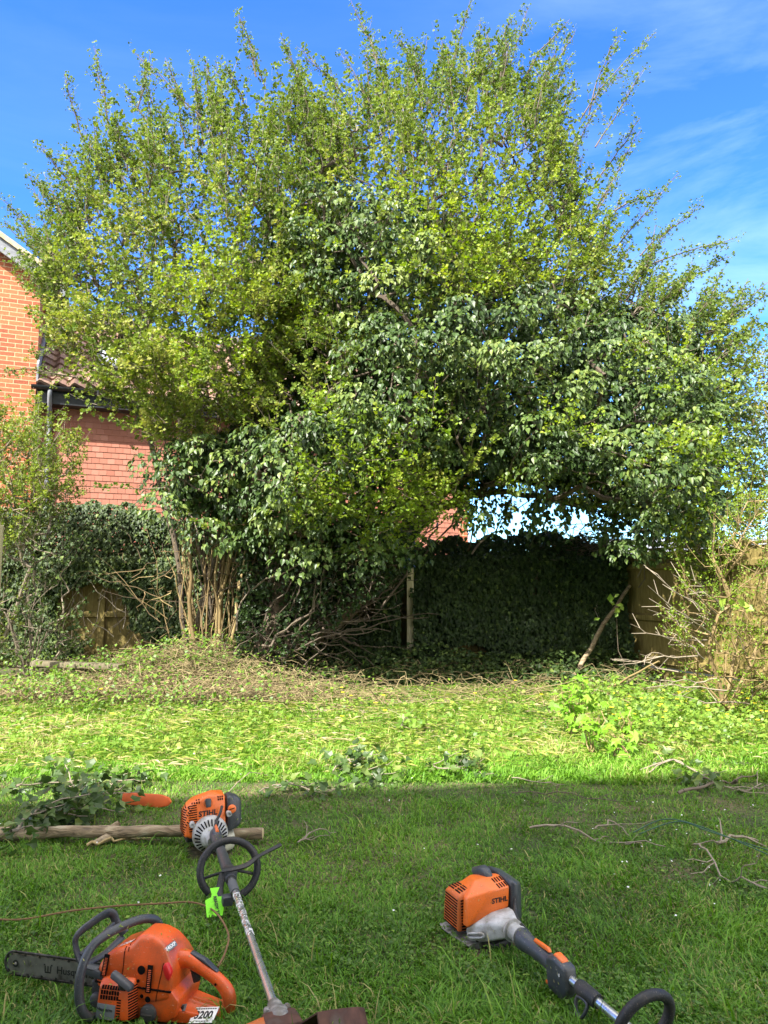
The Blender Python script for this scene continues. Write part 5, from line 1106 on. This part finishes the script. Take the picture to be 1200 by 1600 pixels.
hull('throttle_housing', [tuple(sh2(s, y, z)) for s, y, z in ((.30,-.022,-.075),(.30,.022,-.075),(.385,-.02,-.085),(.40,.02,-.07),(.30,-.026,.025),(.30,.026,.025),(.34,-.028,.046),(.34,.028,.046),(.41,-.026,.036),(.41,.026,.036),(.425,-.022,-.03),(.425,.022,-.03))], CHAR, t2, .012, 3)
hull('throttle_lockout', [tuple(sh2(s, y, z)) for s, y, z in ((.20,-.006,.026),(.20,.006,.026),(.30,-.008,.032),(.30,.008,.032),(.21,-.004,.040),(.21,.004,.040),(.29,-.006,.045),(.29,.006,.045))], ORANGE, t2, .003, 2)
hull('stop_switch', [tuple(sh2(s, y, z)) for s, y, z in ((.335,-.016,.044),(.335,.016,.044),(.385,-.016,.038),(.385,.016,.038),(.34,-.012,.053),(.34,.012,.053),(.38,-.012,.047),(.38,.012,.047))], ORANGE, t2, .003, 2)
box('throttle_trigger', sh2(.30, -.012, -.062), (.02, .010, .010), ORANGE, t2, .002)
lathe('screw', [(0, .005), (.002, .005)], SILV, t2, 10, frame(sh2(.385, -.0275, .005), (1, 0, 0), (0, 0, 1)) @ Matrix.Rotation(R(-90), 4, 'Y'))
tube('harness_collar', [sh2(.455), sh2(.47), sh2(.54), sh2(.545)], [.023, .025, .024, .020], BLACK, t2, 16, smooth=2)
tube('harness_ring', [sh2(.47, -.02, -.02), sh2(.52, -.02, -.018), sh2(.505, -.03, -.062), sh2(.475, -.03, -.062)], .006, CHAR, t2, 8, closed=True, smooth=4)
tube('tube_joint', [sh2(.70), sh2(.715)], .0155, ALU, t2, 20, smooth=0)
lc = sh2(.755, 0, .01); ll = [lc+Vector((.03*math.sin(a), .092*math.cos(a), .085*math.sin(a)+.045)) for a in [R(v) for v in range(-60, 241, 25)]]
tube('loop_handle', ll, .0155, BLACK, t2, 14, smooth=5, bump=.05)
hull('handle_clamp', [tuple(lc+Vector(v)) for v in ((-.025,-.05,-.03),(-.025,.05,-.03),(.03,-.05,-.03),(.03,.05,-.03),(-.025,-.04,.008),(-.025,.04,.008),(.03,-.04,.008),(.03,.04,.008))], CHAR, t2, .006, 2)

# ---------------- chainsaw
cs0 = gpt(8, 1535); cs1 = gpt(372, 1640)
cs = empty('chainsaw', (-.798, 2.293, 0), R(-14), 'orange chainsaw with grey wrap handle and white 3200 label', 'chainsaw')
cs.scale = (.885,)*3; ZB = .012
body = prism('top_cover', [(-.005,.09),(.0,.145),(.022,.178),(.06,.196),(.105,.212),(.125,.238),(.175,.240),(.215,.222),(.245,.188),(.262,.155),(.262,.07),(.2,.055),(.02,.055)], -.085, .085, SAW, cs, .022, 4)
# narrow the top of the cover
for v in body.data.vertices:
    f_ = max(0, (v.co.z-.12)/.12); v.co.y *= 1-.42*min(f_, 1)**1.3
crank = prism('crankcase', [(-.01,.015),(-.01,.10),(.26,.10),(.29,.07),(.28,.02),(.25,.0),(.02,.0)], -.08, .075, SAW, cs, .012, 2)
box('side_seam', (.13, -.083, .098), (.27, .006, .005), SLOT, cs, .001)
st_ = hull('starter_cover', [(.02,-.08,.015),(.155,-.08,.01),(.02,-.08,.125),(.150,-.08,.130),(.03,-.128,.018),(.140,-.128,.014),(.035,-.118,.105),(.135,-.118,.112)], SAW, cs, .009, 3)
Ms = frame((.068, -.1305, .052), (1, 0, 0), (0, .035, .50))
slots('cooling_slots', frame((.073, -.1225, .092), (1, 0, .03), (0, .115, .50)), 7, 3, .0062, .0115, .0095, .0140, st_, skewx=.0015, depth=.008)
bd = box('badge', (0, 0, 0), (.064, .042, .003), GREYP, st_, .001, M=frame((.066, -.1275, .038), (1, 0, 0), (0, .10, .50)))
text('badge_lettering', 'Husqvarna', .0125, INK, bd, frame((.064, -.1285, .045), (1, 0, 0), (0, .10, .50)) @ Matrix.Translation((0, 0, .002)), .0003, 0, .0002)
text('badge_lettering', '445', .010, INK, bd, frame((.083, -.1285, .026), (1, 0, 0), (0, .10, .50)) @ Matrix.Translation((0, 0, .002)), .0003, 0, .0002)
slots('cooling_slots', frame((.1085, -.1275, .045), (1, 0, 0), (0, .05, .50)), 1, 9, .013, .0035, .01, .0075, st_, depth=.008)
slots('cooling_slots', frame((.1465, -.103, .065), (.35, 1, 0), (0, 0, 1)), 1, 12, .034, .0040, .01, .0080, st_, depth=.01)
hull('pull_handle', [(.078,-.135,.142),(.082,-.128,.158),(.150,-.128,.122),(.150,-.135,.104),(.078,-.112,.142),(.082,-.105,.158),(.155,-.105,.120),(.150,-.108,.104)], CHAR, cs, .006, 3)
hull('pull_handle_stem', [(.10,-.125,.13),(.12,-.125,.125),(.10,-.105,.13),(.12,-.105,.125),(.105,-.10,.10),(.13,-.10,.10),(.105,-.12,.10),(.13,-.12,.10)], BLACK, cs, .004, 2)
# vertical label strips and knobs on the flank
for x, z, h in ((.028, .150, .060), (.188, .128, .078)):
    Mv = frame((x, -.0800 if x < .1 else -.0835, z), (1, 0, 0), (0, .32 if x < .1 else .14, 1)); s_ = box('vent_strip', (0, 0, 0), (.018, h, .004), SLOT, cs, .001, M=Mv)
    ribs('vent_bars', Mv @ Matrix.Translation((.001, -.004, .003)), 12, .010, .0022, h*.068, s_, SAW, .002)
for x, z, r_, m in ((.158, .150, .013, SLOT), (.186, .068, .009, SLOT), (.165, .075, .006, SLOT), (.150, .118, .005, SLOT)): lathe('screw_hole', [(0, r_), (.003, r_), (.0035, r_*.6)], m, cs, 18, frame((x, -.0835 if z < .12 else -.080, z), (1, 0, 0), (0, 0, 1)) @ Matrix.Rotation(R(-90), 4, 'Y'))
cap = lathe('fuel_cap', [(0, .027), (.010, .026), (.014, .018)], CHAR, cs, 22, frame((.19, -.082, .028), (1, 0, 0), (0, 0, 1)) @ Matrix.Rotation(R(-90), 4, 'Y')); box('cap_grip', (.19, -.098, .028), (.036, .006, .006), BLACK, cap, .001)
lathe('oil_cap', [(0, .022), (.010, .021), (.014, .014)], CHAR, cs, 22, frame((.004, -.082, .045), (1, 0, 0), (0, 0, 1)) @ Matrix.Rotation(R(-90), 4, 'Y'))
hull('choke_lever', [(.232,-.085,.165),(.262,-.085,.150),(.262,-.062,.15),(.232,-.062,.165),(.240,-.086,.182),(.250,-.070,.182),(.258,-.082,.128),(.246,-.082,.128)], RED, cs, .004, 2)
b2 = box('badge', (0, 0, 0), (.048, .018, .003), GREYP, cs, .002, M=frame((.232, -.035, .2075), (.3, .92, .15), (-.75, 0, .72)))
text('badge_lettering', '545XP', .0145, WHITE, b2, frame((.232, -.035, .2075), (.3, .92, .15), (-.75, 0, .72)) @ Matrix.Translation((0, 0, .0025)), .0004, 0, .0004)
conform(text('painted_number', '3200', .028, WHITE, body, frame((.07, -.038, .21), (.9, .25, .22), (-.25, .85, .28)), .0003, .2, .0004), frame((.07, -.038, .21), (.9, .25, .22), (-.25, .85, .28)), body)
slots('panel_seam', frame((.088, -.09, .140), (0, 0, 1), (-1, 0, 0)), 1, 1, .13, .0016, .01, .01, body)
slots('panel_seam', frame((.222, -.09, .120), (.15, 0, 1), (-1, 0, .15)), 1, 1, .11, .0016, .01, .01, body)
slots('panel_seam', frame((.10, -.02, .24), (0, 1, 0), (-1, 0, 0)), 1, 1, .10, .0016, .01, .01, body)
# front wrap handle
tube('front_handle', [(.05,-.06,-.0),(.018,-.115,.008),(.002,-.150,.04),(-.010,-.158,.10),(-.012,-.145,.165),(-.004,-.105,.215),(.022,-.055,.236),(.055,.0,.245),(.085,.045,.245),(.108,.085,.225),(.115,.105,.18),(.12,.105,.10)], .0140, CHAR, cs, 18, smooth=7)
# hand guard: a tilted frame with an opening
gpts = [(-.085,-.080,.262),(-.100,.045,.275),(-.098,.085,.262),(-.060,.098,.215),(-.02,.10,.17)]
tube('hand_guard', [(.0,-.070,.130),(-.03,-.075,.135),(-.062,-.080,.150),(-.085,-.080,.200),(-.084,-.068,.228),(-.076,.0,.238),(-.068,.060,.240),(-.055,.078,.232),(-.042,.082,.205),(-.01,.085,.170)], [.013,.014,.012,.011,.012,.013,.013,.012,.011,.013], CHAR, cs, 10, smooth=5, flat=(.65, 1.25))
tube('guard_crossbar', [(-.068,-.078,.168),(-.058,.0,.185),(-.048,.08,.205)], .0070, CHAR, cs, 8, smooth=3)
tube('guard_foot', [(-.045,-.078,.142),(-.03,.0,.140),(-.02,.082,.158)], .011, CHAR, cs, 8, smooth=3, flat=(.7, 1.3))
hull('guard_arm', [(-.05,-.088,.115),(.025,-.092,.105),(-.05,-.07,.115),(.025,-.075,.105),(-.045,-.086,.145),(.015,-.090,.13),(-.045,-.07,.145),(.015,-.075,.13)], CHAR, cs, .006, 2)
hull('front_bracket', [(-.02,-.08,.02),(.02,-.085,.02),(-.02,.05,.02),(-.02,-.08,.10),(.02,-.085,.09),(-.02,.05,.10),(.02,.05,.02),(.02,.05,.1)], BLACK, cs, .006, 2)
# bar and chain
YB = .025; ZC = .058
def baro(l, h, n=10): return [(.02, ZC+h)]+[(-l+h*.95-h*.95*math.sin(a)*1.0-0, ZC+h*math.cos(a)) for a in np.linspace(0, math.pi, n)]+[(.02, ZC-h)]
br = prism('guide_bar', [(x, z) for x, z in baro(.425, .031)], YB-.0025, YB+.0025, ns('bar_steel', (.22,.215,.20), .42, .5, .1, 30, .25, .5, dirt=(.06,.055,.05)), cs)
bm = bmesh.new(); path = baro(.435, .036, 14); pp = []
for (x0, z0), (x1, z1) in zip(path, path[1:]):
    n = max(1, int(math.hypot(x1-x0, z1-z0)/.0095)); pp += [(x0+(x1-x0)*k/n, z0+(z1-z0)*k/n, math.atan2(z1-z0, x1-x0)) for k in range(n)]
for k, (x, z, a) in enumerate(pp):
    M = Matrix.Translation((x, YB, z)) @ Matrix.Rotation(-a, 4, 'Y'); bm_box(bm, (0, 0, -.001), (.0105, .0065, .0078), M, .001, 1)
    if k % 3 == 0: bm_box(bm, (0, -.002*(1 if k % 2 else -1), .0055), (.0085, .003, .0065), M @ Matrix.Rotation(R(12), 4, 'Y'))
finish('saw_chain', bm, ns('chain_steel', (.10,.095,.09), .45, .5, .2, 60, .6, .6, dirt=(.02,.02,.02)), cs)
Mb = frame((-.20, YB-.0027, ZC-.002), (1, 0, 0), (0, 0, 1)) @ Matrix.Translation((0, 0, .0004))
text('bar_lettering', 'Husqvarna', .034, INK, br, Mb @ Matrix.Translation((.045, -.001, 0)), .0003, 0, .0004)
bm = bmesh.new()
for x in (-.011, 0, .011): bm_box(bm, (x, 0, 0), (.0035, .018, .0006))
for x in (-.014, .014): bm_box(bm, (x, .012, 0), (.006, .004, .0006), Matrix.Rotation(0, 4, 'Z'))
bm_box(bm, (0, -.012, 0), (.024, .004, .0006)); finish('bar_emblem', bm, INK, br, M=Mb @ Matrix.Translation((-.062, 0, 0)))
lathe('nose_sprocket', [(0, .012), (.0006, .012)], INK, br, 20, frame((-.392, YB-.0028, ZC), (1, 0, 0), (0, 0, 1)) @ Matrix.Rotation(R(-90), 4, 'Y'))
lathe('nose_rivet', [(0, .005), (.0016, .004)], DIRTM, br, 12, frame((-.392, YB-.0035, ZC), (1, 0, 0), (0, 0, 1)) @ Matrix.Rotation(R(-90), 4, 'Y'))
hull('clutch_cover', [(-.03,.065,.02),(.17,.065,.02),(-.03,.065,.12),(.18,.065,.13),(-.02,.105,.03),(.16,.105,.03),(-.02,.10,.10),(.15,.10,.11)], SAW, cs, .01, 2)
# rear handle
rh = tube('rear_handle', [(.235,.0,.150),(.275,.0,.160),(.33,.0,.137),(.385,.0,.108),(.418,.0,.075),(.425,.0,.035),(.412,.0,.012),(.36,.0,.008),(.28,.0,.012)], [.034,.026,.020,.020,.022,.020,.020,.024,.032], SAW, cs, 14, smooth=6, flat=(1, 1))
hull('handle_guard_plate', [(.27,-.05,.0),(.42,-.045,.0),(.27,.06,.0),(.43,.05,.0),(.27,-.05,.018),(.42,-.042,.016),(.27,.06,.018),(.43,.045,.016),(.25,-.07,.0),(.25,-.07,.045),(.25,.06,.045)], SAW, cs, .007, 2)
hull('grip_inlay', [(.285,-.010,.181),(.285,.012,.181),(.385,-.010,.133),(.385,.012,.133),(.29,-.008,.186),(.29,.010,.186),(.34,-.010,.166),(.34,.012,.166),(.38,.0,.137)], CHAR, cs, .003, 2)
hull('trigger', [(.285,-.006,.135),(.32,-.006,.12),(.285,.006,.135),(.32,.006,.12),(.30,-.006,.09),(.32,-.006,.098),(.30,.006,.09),(.32,.006,.098)], BLACK, cs, .003, 2)
lathe('screw_hole', [(0, .004), (.002, .004)], SLOT, cs, 10, frame((.385, -.0205, .105), (1, 0, 0), (0, 0, 1)) @ Matrix.Rotation(R(-90), 4, 'Y'))
Ml = frame((.365, -.055, .030), (.94, -.25, .12), (.35, .75, .45)); lab = box('price_label', (0, 0, 0), (.088, .052, .0016), WHITE, cs, .001, M=Ml @ Matrix.Rotation(R(10), 4, 'Z'))
Ml = Ml @ Matrix.Rotation(R(10), 4, 'Z') @ Matrix.Translation((0, 0, .0014)); text('label_number', '3200', .034, INK, lab, Ml @ Matrix.Translation((0, -.002, 0)), .0003, 0, .0010, .95)
slots('label_lines', Ml @ Matrix.Translation((0, .019, 0)), 9, 1, .006, .0028, .0085, .01, lab, mat=INK, depth=.0006, on=False); slots('label_lines', Ml @ Matrix.Translation((.004, -.021, 0)), 5, 1, .007, .0022, .0095, .01, lab, mat=INK, depth=.0006, on=False)
b3 = box('size_badge', (0, 0, 0), (.030, .020, .002), GREYP, cs, .001, M=frame((.292, -.055, .042), (.8, -.3, .3), (.1, .6, .7))); text('badge_lettering', '45', .014, INK, b3, frame((.292, -.055, .042), (.8, -.3, .3), (.1, .6, .7)) @ Matrix.Translation((0, 0, .0016)), .0003, 0, .0004)

# grass clippings and crumbs of dirt stuck to the casings
def crumbs(targets, root, n, seed):
    g = np.random.default_rng(seed); B = Bag(); 
    for t in targets:
        me = t.data; ar = np.array([p.area*max(p.normal.z+.25, 0) for p in me.polygons]); 
        if ar.sum() <= 0: continue
        k = g.choice(len(ar), int(n/len(targets)), p=ar/ar.sum()); P_ = []; N_ = []
        for i in k:
            p = me.polygons[i]; w_ = g.random(len(p.vertices)); w_ /= w_.sum(); c = sum((me.vertices[v].co*float(a) for v, a in zip(p.vertices, w_)), Vector()); P_.append(c+p.normal*.0012); N_.append(p.normal)
        P_ = np.array(P_); N_ = np.array(N_); D = np.cross(N_, g.normal(0, 1, P_.shape)); m = len(P_)
        B.leaves(P_, D, N_+g.normal(0, .2, P_.shape), g.uniform(.003, .016, m), T_SMALL, np.clip(g.normal(.5, .3, m), 0, 1), g.uniform(.15, .4, m))
    tag(B.build('grass_bits', MAT['cuttings'], root), kind='stuff')
def kids(r, *names): return [c for c in r.children if c.name.split('.')[0] in names]
crumbs(kids(t1, 'engine_cover', 'clutch_housing', 'air_filter_cover', 'throttle_grip', 'shaft', 'guard', 'fuel_tank'), t1, 170, 1)
crumbs(kids(t2, 'engine_cover', 'louvre_block', 'clutch_housing', 'rear_grip', 'throttle_housing', 'fuel_tank', 'shaft'), t2, 150, 2)
crumbs(kids(cs, 'top_cover', 'starter_cover', 'crankcase', 'front_handle', 'rear_handle', 'handle_guard_plate', 'guide_bar'), cs, 200, 3)

# ================================================================== GRASS
g7 = np.random.default_rng(301)
def infoot(x, y, o, x0, x1, y0, y1):
    c, s = math.cos(o.rotation_euler.z), math.sin(o.rotation_euler.z); dx = x-o.location.x; dy = y-o.location.y
    lx = dx*c+dy*s; ly = -dx*s+dy*c; return (lx > x0) & (lx < x1) & (ly > y0) & (ly < y1)
def footmask(x, y):
    return infoot(x, y, t1, -.19, -.02, -.10, .10) | infoot(x, y, t2, -.19, .0, -.10, .08) | infoot(x, y, cs, .0, .34, -.09, .07)
def blades(n, yr, hr, wr, lay, seedv, dens=2.0, colf=None, bowl=.6):
    # density ~ 1/y^dens inside the viewed wedge (with a margin for a step aside)
    u = g7.random(n); a, b = yr; y = (a**(1-dens)+(b**(1-dens)-a**(1-dens))*u)**(1/(1-dens)) if dens != 1 else a*(b/a)**u
    x = (g7.random(n)*2-1)*(.56*y+1.15); k = ~footmask(x, y); x = x[k]; y = y[k]; n = len(x); z = ground_z(x, y)-.004
    cl = fbm(x*3.1, y*3.1, 21); cl2 = fbm(x*11, y*11, 22, 3); bare_ = bare(x, y); keep = (g7.random(n) < .35+1.2*cl2*cl+.3) & (g7.random(n) > bare_*.85); x, y, z, cl, cl2 = (v[keep] for v in (x, y, z, cl, cl2)); n = len(x)
    h = g7.uniform(*hr, n)*(.45+1.05*cl)*(.6+.8*cl2)*(1+.35*np.clip((3.2-y)/1.2, 0, 1)); wd = g7.uniform(*wr, n); an = vnoise(x*4, y*4, 31)*9+g7.normal(0, 1.5, n); d = np.stack([np.cos(an), np.sin(an), 0*an], -1)
    sd = np.stack([-np.sin(an+g7.normal(0, .5, n)), np.cos(an), 0*an], -1); ln = np.clip(g7.normal(lay, .28, n), .1, 1.5)[:, None]; H = h[:, None]; upv = np.array([0, 0, 1.])
    B0 = np.stack([x, y, z], -1); m1 = B0+upv*H*.45*np.cos(ln*.6)+d*H*.45*np.sin(ln*.6); m2 = m1+upv*H*.35*np.cos(ln*1.1)+d*H*.35*np.sin(ln*1.1); tp = m2+upv*H*.3*np.cos(ln*1.8)+d*H*.3*np.sin(ln*1.8); W_ = wd[:, None]*.5*sd
    V = np.stack([B0-W_, B0+W_, m1-W_*.95, m1+W_*.95, m2-W_*.65, m2+W_*.65, tp], 1).reshape(-1, 3)
    f = np.array([[0,1,3],[0,3,2],[2,3,5],[2,5,4],[4,5,6]]); F = (f[None]+(np.arange(n)*7)[:, None, None]).reshape(-1, 3)
    v = np.clip(colf(x, y, n, cl), 0, 1); return V, F, np.repeat(v, 7)
def lawncol(x, y, n, cl):
    v = .32+.9*(fbm(x*1.5, y*1.5, 25)-.5)+.5*(cl-.5)+g7.normal(0, .20, n); dry = g7.random(n) < .05+.08*(fbm(x*2, y*2, 27) > .58); v[dry] = g7.uniform(.9, 1, dry.sum()); return v
G = Bag()
G.add(*blades(420000, (1.75, 6.2), (.018, .042), (.0022, .0050), .95, 1, 2.0, lawncol))
G.add(*blades(3500, (1.75, 5.0), (.05, .10), (.003, .0055), .8, 1, 2.0, lawncol))
G.add(*blades(165000, (4.7, 8.9), (.03, .085), (.004, .009), 1.0, 1, 1.4, lambda x, y, n, cl: .64+.6*(cl-.5)+.7*(fbm(x*1.4, y*1.8, 61)-.5)+g7.normal(0, .18, n)))  # blades on the sunlit strip coloured lighter so it looks more brightly lit
tag(G.build('grass', MAT['grass']), 'short green lawn grass with longer tufts', 'grass', kind='stuff')
# cut grass and strimmed blades lying flat on the sunlit strip
CU = Bag(); n = 30000; y = 4.9+3.7*g7.random(n)**.9; x = (g7.random(n)*2-1)*(.56*y+.4); k = (g7.random(n) < np.clip((y-4.75-.13*x)/.9, 0, 1)*(.3+fbm(x*2, y*3, 41))*(1-.92*bare(x, y))) ; x = x[k]; y = y[k]; n = len(x)
an = g7.normal(0, .9, n)+math.pi*(g7.random(n) < .5); D = np.stack([np.cos(an), np.sin(an), g7.normal(.05, .16, n)], -1); p = np.stack([x, y, ground_z(x, y)+g7.uniform(.01, .055, n)], -1)
CU.leaves(p, D, nrm(np.array([-.1, -.3, 1])+g7.normal(0, .3, p.shape)), g7.uniform(.03, .12, n), T_SMALL, np.clip(.5+1.2*(fbm(x*1.6, y*2.4, 44)-.5)+g7.normal(0, .26, n), 0, 1), g7.uniform(.06, .16, n))
tag(CU.build('grass_cuttings', MAT['cuttings']), 'yellow-green strimmed grass lying flat in the sunlit strip', 'grass cuttings', kind='stuff')
# clover-like small leaves hidden in the lawn
CL = Bag(); n = 26000; u = g7.random(n); y = 1/(1/1.8+(1/5.6-1/1.8)*u); x = (g7.random(n)*2-1)*(.56*y+.5); k = (fbm(x*2.2, y*2.2, 51) > .5) & ~footmask(x, y); x = x[k]; y = y[k]; p = np.stack([x, y, ground_z(x, y)+g7.uniform(.008, .035, len(x))], -1)
CL.leaves(p, g7.normal(0, 1, p.shape)*[1, 1, .2], nrm(np.array([0, -.15, 1])+g7.normal(0, .3, p.shape)), g7.uniform(.008, .02, len(p)), T_SMALL, np.clip(g7.normal(.25, .18, len(p)), 0, 1), np.full(len(p), .9))
tag(CL.build('lawn_weeds', MAT['weed']), 'small round-leaved weeds in the shaded lawn', 'weeds', kind='stuff')
bpy.context.view_layer.update()
